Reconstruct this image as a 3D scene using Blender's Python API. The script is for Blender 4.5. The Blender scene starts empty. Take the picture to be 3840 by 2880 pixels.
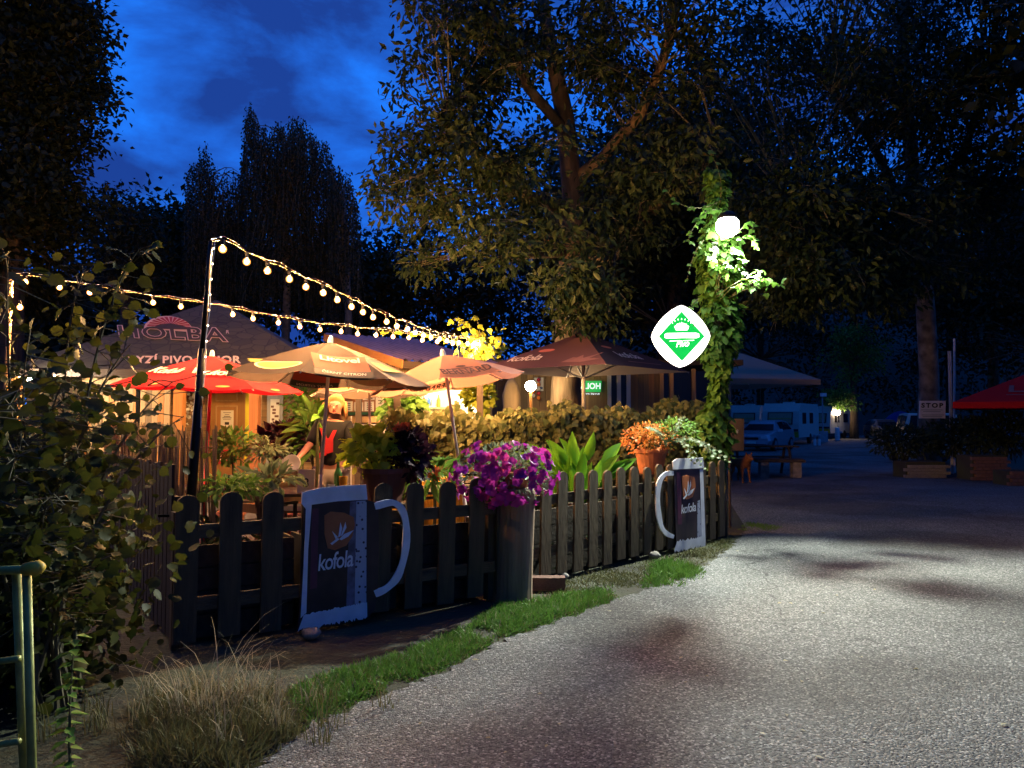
import bpy, math, random
import numpy as np
from mathutils import Vector, Matrix
random.seed(7); RNG = np.random.default_rng(11)
scene = bpy.context.scene
COL = scene.collection
# ---------------------------------------------------------------- camera
F = 769.0; PITCH = math.atan(33.3 / F); CAM = Vector((0, 0, 1.6))
cd = bpy.data.cameras.new('camera'); cam = bpy.data.objects.new('camera', cd); COL.objects.link(cam)
cd.sensor_width = 36; cd.lens = F / 1024 * 36; cd.clip_end = 2000; cd.clip_start = .05
cam.location = CAM; cam.rotation_euler = (math.pi / 2 + PITCH, 0, 0); scene.camera = cam
# ---------------------------------------------------------------- render settings
scene.render.engine = 'CYCLES'
cy = scene.cycles
cy.use_denoising = True; cy.denoiser = 'OPENIMAGEDENOISE'
cy.max_bounces = 6; cy.diffuse_bounces = 3; cy.glossy_bounces = 3; cy.transmission_bounces = 4
cy.caustics_reflective = False; cy.caustics_refractive = False
cy.sample_clamp_indirect = 4; cy.sample_clamp_direct = 0
vs = scene.view_settings
vs.view_transform = 'Standard'; vs.look = 'None'; vs.exposure = 0; vs.gamma = 1; vs.use_curve_mapping = False
# ---------------------------------------------------------------- dusk sky with clouds
wd = bpy.data.worlds.new('World'); scene.world = wd; wd.use_nodes = True
nt = wd.node_tree; nt.nodes.clear()
def wn(t, **k):
    n = nt.nodes.new(t)
    for a, b in k.items(): setattr(n, a, b)
    return n
out = wn('ShaderNodeOutputWorld'); bg = wn('ShaderNodeBackground'); bg.inputs[1].default_value = 1.18
tc = wn('ShaderNodeTexCoord')
mp = wn('ShaderNodeMapping'); mp.inputs['Scale'].default_value = (1.0, 1.0, 2.4); mp.inputs['Location'].default_value = (.37, .1, .22)
n1 = wn('ShaderNodeTexNoise'); n1.inputs['Scale'].default_value = 3.1; n1.inputs['Detail'].default_value = 7; n1.inputs['Roughness'].default_value = .58
n1.inputs['Distortion'].default_value = .25
cr = wn('ShaderNodeValToRGB'); e = cr.color_ramp.elements
e[0].position = .40; e[0].color = (.013, .175, .86, 1)
e[1].position = .58; e[1].color = (.010, .046, .27, 1)
x = cr.color_ramp.elements.new(.47); x.color = (.013, .115, .60, 1)
nt.links.new(tc.outputs['Generated'], mp.inputs[0]); nt.links.new(mp.outputs[0], n1.inputs['Vector'])
nt.links.new(n1.outputs['Fac'], cr.inputs[0]); nt.links.new(cr.outputs[0], bg.inputs[0]); nt.links.new(bg.outputs[0], out.inputs[0])

# ---------------------------------------------------------------- helpers: pixels of the photograph to directions
def ray(sx, sy):
    x = (sx / 3.75 - 512) / F; y = (384 - sy / 3.75) / F
    return Vector((x, math.cos(PITCH) - y * math.sin(PITCH), math.sin(PITCH) + y * math.cos(PITCH)))
def W(sx, sy, d):
    r = ray(sx, sy); return CAM + r * (d / r.y)
def G(sx, sy, z=0.0):
    r = ray(sx, sy); return CAM + r * ((z - CAM.z) / r.z)
class Plane:                       # vertical plane through a ground line a->b, shifted towards the camera side
    def __init__(s, a, b, off=0):
        s.a = Vector((a[0], a[1], 0)); s.t = Vector((b[0] - a[0], b[1] - a[1], 0)).normalized()
        s.n = Vector((s.t.y, -s.t.x, 0)); s.a = s.a + s.n * off; s.up = Vector((0, 0, 1))
    def hit(s, sx, sy, off=0):
        r = ray(sx, sy); k = (s.a + s.n * off - CAM).dot(s.n) / r.dot(s.n); return CAM + r * k
    def pt(s, u, z, off=0): return s.a + s.t * u + s.up * z + s.n * off
    def uz(s, p): return ((p - s.a).dot(s.t), p.z)

# ---------------------------------------------------------------- object helpers
def srgb(h):
    h = h.lstrip('#'); o = []
    for i in (0, 2, 4):
        v = int(h[i:i + 2], 16) / 255; o.append(v / 12.92 if v <= .04045 else ((v + .055) / 1.055) ** 2.4)
    return tuple(o)
def wm(o):
    m = o.matrix_basis.copy()
    while o.parent: o = o.parent; m = o.matrix_basis @ m
    return m
def link(o, parent=None):
    COL.objects.link(o)
    if parent: o.parent = parent
    return o
def tag(o, label, cat=None, group=None):
    o['label'] = label
    if cat: o['category'] = cat
    if group: o['group'] = group
    return o
def struct(o): o['kind'] = 'structure'; return o
def thing(name, label, cat, loc=(0, 0, 0), rot=(0, 0, 0), group=None):
    o = bpy.data.objects.new(name, None); o.empty_display_size = .1; link(o)
    o.location = loc; o.rotation_euler = rot
    return tag(o, label, cat, group)
def frame_of(d, up=Vector((0, 0, 1))):
    d = d.normalized(); s = d.cross(up)
    if s.length < 1e-4: s = d.cross(Vector((1, 0, 0)))
    s.normalize(); return s, d, s.cross(d)
class MB:
    def __init__(s): s.v = []; s.f = []; s.mi = []; s.m = 0
    def add(s, vs, fs):
        b = len(s.v); s.v += [Vector(p) for p in vs]; s.f += [[b + i for i in f] for f in fs]; s.mi += [s.m] * len(fs); return s
    def box(s, c, size, ax=None):
        c = Vector(c); h = [q / 2 for q in size]
        X, Y, Z = ax if ax else (Vector((1, 0, 0)), Vector((0, 1, 0)), Vector((0, 0, 1)))
        vs = [c + X * (h[0] * i) + Y * (h[1] * j) + Z * (h[2] * k) for i in (-1, 1) for j in (-1, 1) for k in (-1, 1)]
        return s.add(vs, [(0, 1, 3, 2), (4, 6, 7, 5), (0, 4, 5, 1), (2, 3, 7, 6), (0, 2, 6, 4), (1, 5, 7, 3)])
    def tube(s, path, r, n=8, cap=True, squash=1.0):
        path = [Vector(p) for p in path]; k = len(path)
        rr = list(r) if isinstance(r, (list, tuple)) else [r] * k
        b = []; ref = Vector((0, 0, 1)); prev = None
        for i, p in enumerate(path):
            d = (path[min(i + 1, k - 1)] - path[max(i - 1, 0)])
            d = d.normalized() if d.length > 1e-9 else Vector((0, 0, 1))
            if prev is None:
                sx = d.cross(ref)
                if sx.length < .05: sx = d.cross(Vector((1, 0, 0)))
            else: sx = prev - d * prev.dot(d)
            sx.normalize(); prev = sx; sy = d.cross(sx)
            b.append([p + (sx * math.cos(2 * math.pi * j / n) + sy * math.sin(2 * math.pi * j / n) * squash) * rr[i] for j in range(n)])
        vs = [q for ring in b for q in ring]; fs = []
        for i in range(k - 1):
            for j in range(n):
                a = i * n + j; c = i * n + (j + 1) % n; fs.append((a, c, c + n, a + n))
        if cap: fs.append(tuple(range(n - 1, -1, -1))); fs.append(tuple((k - 1) * n + j for j in range(n)))
        return s.add(vs, fs)
    def lathe(s, prof, c=(0, 0, 0), n=16, jit=0, axis=None):
        c = Vector(c); X, Y, Z = axis if axis else (Vector((1, 0, 0)), Vector((0, 1, 0)), Vector((0, 0, 1)))
        js = [1 + random.uniform(-jit, jit) for _ in range(n)]; vs = []
        for r, z in prof:
            vs += [c + (X * math.cos(2 * math.pi * j / n) + Y * math.sin(2 * math.pi * j / n)) * (r * js[j]) + Z * z for j in range(n)]
        fs = []
        for i in range(len(prof) - 1):
            for j in range(n):
                a = i * n + j; q = i * n + (j + 1) % n; fs.append((a, q, q + n, a + n))
        fs.append(tuple(range(n - 1, -1, -1))); fs.append(tuple((len(prof) - 1) * n + j for j in range(n)))
        return s.add(vs, fs)
    def prism(s, pts, ext):
        pts = [Vector(p) for p in pts]; ext = Vector(ext); n = len(pts)
        fs = [tuple(range(n)), tuple(range(2 * n - 1, n - 1, -1))] + [(i, i + n, (i + 1) % n + n, (i + 1) % n) for i in range(n)]
        return s.add(pts + [p + ext for p in pts], fs)
    def grid(s, fn, nu, nv):
        vs = [fn(i / nu, j / nv) for j in range(nv + 1) for i in range(nu + 1)]
        return s.add(vs, [(j * (nu + 1) + i, j * (nu + 1) + i + 1, (j + 1) * (nu + 1) + i + 1, (j + 1) * (nu + 1) + i) for j in range(nv) for i in range(nu)])
    def sphere(s, c, r, n=10, m=6):
        c = Vector(c); r = Vector(r) if hasattr(r, '__len__') else Vector((r, r, r))
        prof = [(math.sin(math.pi * i / m), -math.cos(math.pi * i / m)) for i in range(1, m)]
        vs = [c + Vector((math.cos(2 * math.pi * j / n) * a * r.x, math.sin(2 * math.pi * j / n) * a * r.y, z * r.z)) for a, z in prof for j in range(n)]
        fs = []
        for i in range(m - 2):
            for j in range(n):
                a = i * n + j; q = i * n + (j + 1) % n; fs.append((a, q, q + n, a + n))
        b = len(vs); vs += [c - Vector((0, 0, r.z)), c + Vector((0, 0, r.z))]
        for j in range(n):
            fs.append((b, (j + 1) % n, j)); fs.append((b + 1, (m - 2) * n + j, (m - 2) * n + (j + 1) % n))
        return s.add(vs, fs)
    def build(s, name, mat, parent=None, local=False, smooth=False, origin=None):
        me = bpy.data.meshes.new(name)
        vs = s.v
        if parent and not local:
            iv = wm(parent).inverted(); vs = [iv @ p for p in vs]
        if origin is not None and not parent:
            o3 = Vector(origin); vs = [p - o3 for p in vs]
        me.from_pydata(vs, [], s.f)
        ms = mat if isinstance(mat, (list, tuple)) else [mat]
        for m in ms: me.materials.append(m)
        if len(ms) > 1: me.polygons.foreach_set('material_index', s.mi)
        if smooth: me.polygons.foreach_set('use_smooth', [True] * len(s.f))
        me.update()
        o = bpy.data.objects.new(name, me); link(o, parent)
        if origin is not None and not parent: o.location = origin
        return o
_unit = {}
def ubox(name, c, size, mat, parent=None, ax=None):          # a box object that shares one mesh per material
    k = (name, mat.name)
    if k not in _unit:
        b = MB(); b.box((0, 0, 0), (1, 1, 1)); me = bpy.data.meshes.new(name); me.from_pydata(b.v, [], b.f); me.materials.append(mat); _unit[k] = me
    o = bpy.data.objects.new(name, _unit[k]); link(o, parent)
    X, Y, Z = ax if ax else (Vector((1, 0, 0)), Vector((0, 1, 0)), Vector((0, 0, 1)))
    m = Matrix((X * size[0], Y * size[1], Z * size[2])).transposed().to_4x4(); m.translation = Vector(c)
    if parent: m = wm(parent).inverted() @ m
    o.matrix_basis = m
    return o
def inst(name, me, M, parent):
    o = bpy.data.objects.new(name, me); link(o, parent); o.matrix_basis = wm(parent).inverted() @ M; return o

# ---------------------------------------------------------------- materials
MATS = {}
def nodes_of(name):
    m = bpy.data.materials.new(name); m.use_nodes = True; MATS[name] = m
    return m, m.node_tree, m.node_tree.nodes['Principled BSDF']
def mat(name, c, rough=.7, metal=0, var=.18, scale=6, stretch=(1, 1, 1), bump=.0, bscale=40, spec=.4):
    m, t, b = nodes_of(name); L = t.links.new
    c = srgb(c) if isinstance(c, str) else c
    tcn = t.nodes.new('ShaderNodeTexCoord'); mpn = t.nodes.new('ShaderNodeMapping'); mpn.inputs['Scale'].default_value = stretch
    L(tcn.outputs['Object'], mpn.inputs[0])
    nz = t.nodes.new('ShaderNodeTexNoise'); nz.inputs['Scale'].default_value = scale; nz.inputs['Detail'].default_value = 6
    L(mpn.outputs[0], nz.inputs['Vector'])
    r = t.nodes.new('ShaderNodeValToRGB'); r.color_ramp.elements[0].position = .3; r.color_ramp.elements[1].position = .72
    r.color_ramp.elements[0].color = tuple(v * (1 - var) for v in c) + (1,); r.color_ramp.elements[1].color = tuple(min(1, v * (1 + var)) for v in c) + (1,)
    L(nz.outputs['Fac'], r.inputs[0]); L(r.outputs[0], b.inputs['Base Color'])
    b.inputs['Roughness'].default_value = rough; b.inputs['Metallic'].default_value = metal; b.inputs['Specular IOR Level'].default_value = spec
    if bump:
        n2 = t.nodes.new('ShaderNodeTexNoise'); n2.inputs['Scale'].default_value = bscale; n2.inputs['Detail'].default_value = 5; L(mpn.outputs[0], n2.inputs['Vector'])
        bp = t.nodes.new('ShaderNodeBump'); bp.inputs['Strength'].default_value = bump; bp.inputs['Distance'].default_value = .02
        L(n2.outputs['Fac'], bp.inputs['Height']); L(bp.outputs[0], b.inputs['Normal'])
    return m
def emit(name, c, s):
    m, t, b = nodes_of(name); c = srgb(c) if isinstance(c, str) else c
    b.inputs['Base Color'].default_value = tuple(c) + (1,); b.inputs['Emission Color'].default_value = tuple(c) + (1,); b.inputs['Emission Strength'].default_value = s
    return m
def thin(name, c1, c2, transl=.35, rough=.55, spec=.25, veins=False):       # leaves and cloth: light passes through
    m, t, b = nodes_of(name); L = t.links.new
    g = t.nodes.new('ShaderNodeNewGeometry'); oi = t.nodes.new('ShaderNodeObjectInfo')
    ad = t.nodes.new('ShaderNodeMath'); ad.operation = 'ADD'; L(g.outputs['Random Per Island'], ad.inputs[0]); L(oi.outputs['Random'], ad.inputs[1])
    fr = t.nodes.new('ShaderNodeMath'); fr.operation = 'FRACT'; L(ad.outputs[0], fr.inputs[0])
    r = t.nodes.new('ShaderNodeValToRGB'); r.color_ramp.elements[0].color = tuple(c1) + (1,); r.color_ramp.elements[1].color = tuple(c2) + (1,)
    L(fr.outputs[0], r.inputs[0]); L(r.outputs[0], b.inputs['Base Color'])
    b.inputs['Roughness'].default_value = rough; b.inputs['Specular IOR Level'].default_value = spec
    tr = t.nodes.new('ShaderNodeBsdfTranslucent'); L(r.outputs[0], tr.inputs['Color'])
    mx = t.nodes.new('ShaderNodeMixShader'); mx.inputs[0].default_value = transl
    L(b.outputs[0], mx.inputs[1]); L(tr.outputs[0], mx.inputs[2]); L(mx.outputs[0], t.nodes['Material Output'].inputs[0])
    return m
def cloth(name, c, transl=.3, var=.08):
    c = srgb(c) if isinstance(c, str) else c
    return thin(name, tuple(v * (1 - var) for v in c), tuple(min(1, v * (1 + var)) for v in c), transl, .8, .1)
M = MATS
wood_st = (1, 1, .12)
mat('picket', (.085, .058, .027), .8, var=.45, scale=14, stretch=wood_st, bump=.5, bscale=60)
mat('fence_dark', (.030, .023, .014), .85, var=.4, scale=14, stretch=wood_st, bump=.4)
mat('log', (.20, .135, .085), .85, var=.45, scale=9, stretch=(1, 1, .1), bump=.9, bscale=24)
mat('log_end', (.30, .25, .18), .9, var=.4, scale=20, bump=.5)
mat('reed', (.20, .145, .085), .8, var=.5, scale=30, stretch=(1, 1, .05))
mat('black_metal', (.012, .012, .013), .4, .6, var=.2)
mat('steel', (.45, .45, .47), .35, .9, var=.1)
mat('grey_paint', (.32, .33, .34), .5, var=.12)
mat('white_paint', (.72, .72, .70), .55, var=.06)
mat('alu', (.62, .58, .54), .4, .3, var=.1)
mat('green_gate', (.30, .32, .09), .45, .2, var=.35, scale=10, bump=.15)
mat('yellow_cap', (.62, .42, .05), .5, var=.25)
mat('terracotta', (.42, .15, .07), .75, var=.25, scale=8, bump=.15)
mat('pot_brown', (.15, .052, .030), .6, var=.2, scale=5)
mat('brick', (.17, .085, .058), .85, var=.3, scale=12, bump=.5)
mat('stone', (.24, .22, .19), .85, var=.35, scale=9, bump=.5)
mat('bark', (.085, .062, .042), .95, var=.5, scale=7, stretch=(1, 1, .25), bump=1.0, bscale=14)
mat('bark_warm', (.14, .092, .052), .95, var=.55, scale=9, stretch=(1, 1, .2), bump=1.0, bscale=12)
mat('bark_pale', (.15, .13, .10), .9, var=.7, scale=3.5, bump=.5)
mat('stem', (.085, .085, .035), .8, var=.3)
mat('twig', (.12, .105, .06), .85, var=.3)
mat('wood_orange', (.46, .20, .055), .6, var=.3, scale=6, stretch=(1, 1, .12), bump=.2)
mat('wood_red', (.30, .12, .045), .6, var=.3, scale=6, stretch=(1, 1, .12), bump=.2)
mat('wood_pale', (.42, .27, .13), .65, var=.28, scale=6, stretch=(1, 1, .12), bump=.2)
mat('wood_door', (.34, .175, .06), .5, var=.18, scale=5, stretch=(1, 1, .1))
mat('wood_grey', (.23, .155, .085), .75, var=.3, scale=6, stretch=(1, 1, .12), bump=.3)
mat('siding', (.30, .195, .095), .75, var=.3, scale=6, stretch=(.12, 1, 1), bump=.3)
mat('wood_dark', (.050, .032, .022), .7, var=.35, scale=8, stretch=(1, 1, .15))
mat('bench_wood', (.055, .043, .034), .8, var=.3, scale=8)
mat('glass_dark', (.010, .011, .012), .25, var=.05, spec=.25)
mat('paper', (.74, .73, .66), .8, var=.04)
mat('ink', (.035, .03, .03), .8, var=.1)
mat('green_paint', (.02, .10, .06), .5, var=.15)
mat('yellow_panel', (.68, .62, .03), .5, var=.08)
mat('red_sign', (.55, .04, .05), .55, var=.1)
mat('orange_sign', (.72, .24, .03), .55, var=.1)
mat('purple_roof', (.17, .115, .15), .45, .2, var=.2, scale=5)
mat('roof_brown', (.07, .045, .03), .8, var=.25)
mat('wood_floor', (.008, .011, .006), .95, var=.5, scale=.6)
mat('dark_brown', (.045, .03, .022), .7, var=.2)
mat('asphalt_patio', (.13, .115, .095), .9, var=.3, scale=5, bump=.3)
# ---------------------------------------------------------------- lettering
def text2d(s, bold=0.0, shear=0.0, spacing=1.0, box=None):
    cu = bpy.data.curves.new('t', 'FONT'); cu.body = s; cu.offset = bold; cu.shear = shear; cu.space_character = spacing
    cu.resolution_u = 3; cu.size = 1
    o = bpy.data.objects.new('t', cu); COL.objects.link(o)
    dg = bpy.context.evaluated_depsgraph_get(); me = bpy.data.meshes.new_from_object(o.evaluated_get(dg))
    vs = [(v.co.x, v.co.y) for v in me.vertices]; fs = [list(p.vertices) for p in me.polygons]
    bpy.data.objects.remove(o); bpy.data.curves.remove(cu); bpy.data.meshes.remove(me)
    xs = [v[0] for v in vs]; ys = [v[1] for v in vs]; x0 = min(xs); w = max(xs) - x0; h = max(ys)
    if box: x0, w, h = box
    text2d.box = (x0, w, h)
    return [((x - x0) / w, y / h) for x, y in vs], fs, w / h          # u 0..1, v 0..1 (cap height), aspect
TXT = {}
for key, s, b, sh, sp in (('kofola', 'kofola', .012, .12, .9), ('kofola_red', 'Kofola', .03, .25, .92), ('litovel', 'Litovel', .022, .05, .95),
        ('cerny', 'ČERNÝ CITRON', .008, .15, 1), ('bernard', 'BERNARD', .03, 0, 1), ('holba', 'HOLBA', .02, -.12, 1.02), ('ryzi', 'RYZÍ PIVO Z HOR', .03, 0, 1.08),
        ('pivo', 'Pivo', .012, .3, .9), ('stop', 'STOP', .04, 0, 1.35), ('eight', '8', .01, 0, 1), ('pigeon', 'Pigeon', .012, .2, .9), ('sub', 'c e n t u r b e r', 0, .1, 1),
        ('holba2', 'HOLBA', .02, 0, 1), ('ryzi2', 'RYZÍ PIVO', .02, 0, 1), ('reg', 'R', .02, 0, 1), ('n388', '388', .01, .1, 1)):
    TXT[key] = text2d(s, b, sh, sp)
TXT['holba'] = text2d('HOLBA', .045, -.10, 1.12); TXT['holba_in'] = text2d('HOLBA', .012, -.10, 1.12, text2d.box)
def letter(name, key, fn, m, parent, w=1.0, h=None, x0=0, y0=0, mirror=False):
    """fn(x, y) -> world point; lettering of width w starts at x0, baseline y0"""
    vs, fs, asp = TXT[key]; h = h if h else w / asp
    b = MB(); b.add([fn(x0 + ((1 - u) if mirror else u) * w, y0 + v * h) for u, v in vs], fs)
    return b.build(name, m, parent)

# ---------------------------------------------------------------- foliage
LEAF = {
 'simple': ([(0, 0, 0), (-.5, .42, .10), (0, 1, -.06), (.5, .42, .10)], [(0, 3, 2), (0, 2, 1)]),
 'long': ([(0, 0, 0), (-.34, .25, .05), (-.45, .55, .05), (0, 1, -.16), (.45, .55, .05), (.34, .25, .05), (0, .5, -.03)], [(0, 5, 4, 6), (6, 4, 3), (0, 6, 2, 1), (6, 3, 2)]),
 'round': ([(0, 0, 0), (.26, -.04, .05), (.46, .16, .02), (.50, .30, .10), (.56, .46, .04), (.44, .60, .10), (.42, .78, .0), (.20, .86, .05), (0, 1.10, -.12), (-.18, .88, .05), (-.40, .76, .0), (-.46, .60, .09), (-.55, .44, .03), (-.50, .28, .10), (-.44, .14, .02), (-.26, -.04, .05), (0, .36, -.03), (0, .72, -.05)],
           [(0, 1, 2, 16), (16, 2, 3, 4), (16, 4, 5, 17), (17, 5, 6), (17, 6, 7, 8), (0, 16, 14, 15), (16, 12, 13, 14), (16, 17, 11, 12), (17, 10, 11), (17, 8, 9, 10)]),
 'ivy': ([(0, 0, 0), (.30, -.10, .02), (.62, .28, -.06), (.34, .44, .05), (.30, .72, 0), (0, 1.05, -.12), (-.30, .72, 0), (-.34, .44, .05), (-.62, .28, -.06), (-.30, -.10, .02), (0, .42, .03)],
         [(0, 1, 2, 10), (10, 2, 3), (10, 3, 4, 5), (0, 10, 8, 9), (10, 7, 8), (10, 5, 6, 7)]),
 'blade': ([(-.5, 0, 0), (.5, 0, 0), (.35, .55, .08), (-.35, .55, .08), (0, 1, .3)], [(0, 1, 2, 3), (3, 2, 4)]),
 'canna': ([(0, 0, 0), (.30, .22, .10), (.44, .5, .12), (.28, .8, .02), (0, 1.06, -.14), (-.28, .8, .02), (-.44, .5, .12), (-.30, .22, .10), (0, .28, -.02), (0, .62, -.02)],
           [(0, 1, 8), (8, 1, 2, 9), (9, 2, 3, 4), (0, 8, 7), (8, 9, 6, 7), (9, 4, 5, 6)]),
 'petunia': ([(0, 0, 0)] + [(math.cos(a) * r, math.sin(a) * r, z) for r, z in ((.16, .28), (.5, .42)) for a in [k * math.pi / 5 for k in range(10)]], None),
}
vs_ = LEAF['petunia'][0]
for k in range(10):                    # notch between the five petals
    if k % 2: vs_[11 + k] = (vs_[11 + k][0] * .82, vs_[11 + k][1] * .82, .36)
LEAF['petunia'] = (vs_, [(0, 1 + k, 1 + (k + 1) % 10) for k in range(10)] + [(1 + k, 11 + k, 11 + (k + 1) % 10, 1 + (k + 1) % 10) for k in range(10)])
def leaf_data(kind, m):
    key = ('leaf', kind, m.name)
    if key not in _unit:
        vs, fs = LEAF[kind]; me = bpy.data.meshes.new('leaf_' + kind); me.from_pydata(vs, [], fs); me.materials.append(m)
        me.polygons.foreach_set('use_smooth', [True] * len(fs)); _unit[key] = me
    return _unit[key]
def norm(a): return a / np.maximum(np.linalg.norm(a, axis=1, keepdims=True), 1e-9)
def foliage(name, kind, m, parent, P, D, N, L, Wd, stuff=False, split=0, part='leaf'):
    """leaves at P along D with normals N; the first `split` of them as objects of their own, the rest as one mesh"""
    P = np.asarray(P, float); D = norm(np.asarray(D, float)); N = np.asarray(N, float)
    L = np.broadcast_to(np.asarray(L, float), (len(P),)); Wd = np.broadcast_to(np.asarray(Wd, float), (len(P),))
    S = norm(np.cross(D, N)); U = np.cross(S, D)
    if split:
        me = leaf_data(kind, m); ip = wm(parent).inverted()
        dist = np.linalg.norm(P - np.array(CAM), axis=1) / np.maximum(L, .01); order = np.argsort(dist)
        for i in order[:split]:
            mm = Matrix(((S[i][0] * Wd[i], D[i][0] * L[i], U[i][0] * L[i], P[i][0]), (S[i][1] * Wd[i], D[i][1] * L[i], U[i][1] * L[i], P[i][1]),
                         (S[i][2] * Wd[i], D[i][2] * L[i], U[i][2] * L[i], P[i][2]), (0, 0, 0, 1)))
            o = bpy.data.objects.new(part, me); link(o, parent); o.matrix_basis = ip @ mm
        keep = order[split:]
        if not len(keep): return None
        P, D, N, L, Wd, S, U = (a[keep] for a in (P, D, N, L, Wd, S, U))
    tv, tf = LEAF[kind]; tv = np.array(tv); k = len(tv); n = len(P)
    V = P[:, None, :] + S[:, None, :] * (tv[:, 0][None, :, None] * Wd[:, None, None]) + D[:, None, :] * (tv[:, 1][None, :, None] * L[:, None, None]) + U[:, None, :] * (tv[:, 2][None, :, None] * L[:, None, None])
    V = V.reshape(-1, 3)
    if parent:
        iv = np.array(wm(parent).inverted()); V = V @ iv[:3, :3].T + iv[:3, 3]
    ls = np.array([len(f) for f in tf]); flat = np.array([i for f in tf for i in f])
    me = bpy.data.meshes.new(name); me.vertices.add(len(V)); me.vertices.foreach_set('co', V.ravel())
    loops = (np.arange(n)[:, None] * k + flat[None, :]).ravel(); tot = np.tile(ls, n); st = np.concatenate(([0], np.cumsum(tot)[:-1]))
    me.loops.add(len(loops)); me.loops.foreach_set('vertex_index', loops.astype(np.int32))
    me.polygons.add(len(tot)); me.polygons.foreach_set('loop_start', st.astype(np.int32)); me.polygons.foreach_set('loop_total', tot.astype(np.int32))
    me.materials.append(m); me.update(calc_edges=True)
    o = bpy.data.objects.new(name, me); link(o, parent)
    if stuff: o['kind'] = 'stuff'
    return o
def rnd(n, s=1.0): return RNG.normal(0, s, (n, 3))
def bezier(a, b, c, n=6):
    a, b, c = Vector(a), Vector(b), Vector(c)
    return [a * (1 - t) ** 2 + b * 2 * t * (1 - t) + c * t * t for t in [i / n for i in range(n + 1)]]
thin('leaf_walnut', (.010, .023, .005), (.030, .044, .011), .25)
thin('leaf_dark', (.013, .019, .003), (.030, .036, .006), .15)
thin('leaf_birch', (.016, .024, .008), (.032, .042, .014), .2)
thin('leaf_hazel', (.022, .034, .006), (.068, .076, .014), .35)
thin('leaf_vine', (.045, .125, .018), (.095, .20, .028), .35)
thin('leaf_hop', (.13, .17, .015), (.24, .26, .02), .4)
thin('leaf_hedge', (.050, .068, .018), (.135, .125, .042), .22)
thin('leaf_juniper', (.022, .038, .012), (.050, .066, .020), .2)
thin('leaf_canna', (.10, .30, .015), (.17, .42, .03), .45)
thin('leaf_lime', (.42, .56, .04), (.70, .72, .08), .5)
thin('leaf_purple', (.022, .008, .014), (.060, .016, .028), .2)
thin('leaf_yellow', (.48, .28, .06), (.55, .16, .04), .3)
thin('leaf_green', (.085, .20, .03), (.17, .32, .06), .35)
thin('leaf_greymint', (.13, .20, .10), (.24, .32, .19), .3)
thin('petal', (.46, .03, .24), (.32, .025, .36), .35)
thin('petal_orange', (.72, .14, .04), (.80, .22, .08), .3)
thin('petal_red', (.55, .01, .03), (.6, .02, .06), .3)
thin('grass', (.075, .17, .024), (.13, .26, .045), .3)
thin('grass_dry', (.23, .20, .115), (.40, .36, .23), .3)
thin('grass_mix', (.075, .090, .028), (.17, .15, .065), .3)
thin('seed', (.33, .29, .17), (.42, .38, .26), .3)

def clump_points(blobs, n_clump, rc):
    """clump centres in a set of ellipsoids (centre, radii, weight), nearer the shell than the core"""
    w = np.array([b[2] for b in blobs], float); w /= w.sum(); idx = RNG.choice(len(blobs), n_clump, p=w)
    d = norm(rnd(n_clump)); r = RNG.random(n_clump) ** .45
    c = np.array([blobs[i][0] for i in idx]); rad = np.array([blobs[i][1] for i in idx])
    return c + d * rad * r[:, None]
def tree(name, label, base, stems, blobs, n_clump, rc, per, L, wr, m, bark, kind='simple', droop=.5, cat='tree', branch_r=.02, twig_n=4, floor=None):
    root = thing(name, label, cat, base)
    tb = MB()
    for path, rr in stems[:1]: tb.tube(path, rr, 12)
    tb.build('trunk', M[bark], root, smooth=True)
    nodes = []
    for path, rr in stems[1:]:
        lb = MB(); lb.tube(path, rr, 8); lb.build('limb', M[bark], root, smooth=True)
    for path, rr in stems:
        for a, b in zip(path[:-1], path[1:]):
            for t in (0, .33, .66): nodes.append(Vector(a).lerp(Vector(b), t))
    nodes = np.array([tuple(q) for q in nodes]); lo = np.percentile(nodes[:, 2], 35); high = nodes[nodes[:, 2] > lo]
    C = clump_points(blobs, n_clump, rc)
    if floor is not None: C = C[C[:, 2] > floor]
    br = MB()
    for c in C:
        k = np.argmin(np.linalg.norm(high - c, axis=1) + np.maximum(0, high[:, 2] - c[2]) * 1.5)
        a = Vector(high[k]); b = Vector(c); mid = a.lerp(b, .5) + Vector((random.uniform(-.2, .2), random.uniform(-.2, .2), .12 * (b - a).length))
        p = bezier(a, mid, b, 4); br.tube(p, [branch_r * (1.7 - .35 * i) for i in range(5)], 4, False)
        for _ in range(twig_n):
            q = b + Vector((random.gauss(0, 1), random.gauss(0, 1), random.gauss(-.3, .8))) * rc * .8
            br.tube(bezier(p[3], b.lerp(q, .4), q, 2), [branch_r * .5, branch_r * .35, branch_r * .2], 3, False)
    br.build('branches', M['twig'], root)['kind'] = 'stuff'
    n = len(C) * per; ci = np.repeat(np.arange(len(C)), per)
    off = np.clip(rnd(n), -1.5, 1.5) * np.array([1, 1, .75]) * rc * (.55 + .6 * RNG.random((n, 1)))
    P = C[ci] + off
    D = norm(off) * .7 + rnd(n, .6) + np.array([0, 0, -droop])
    N = rnd(n, .8) + np.array([0, -.1, .7])
    ll = L * RNG.uniform(.6, 1.25, n)
    foliage('crown', kind, M[m], root, P, D, N, ll, ll * wr)
    return root
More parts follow.
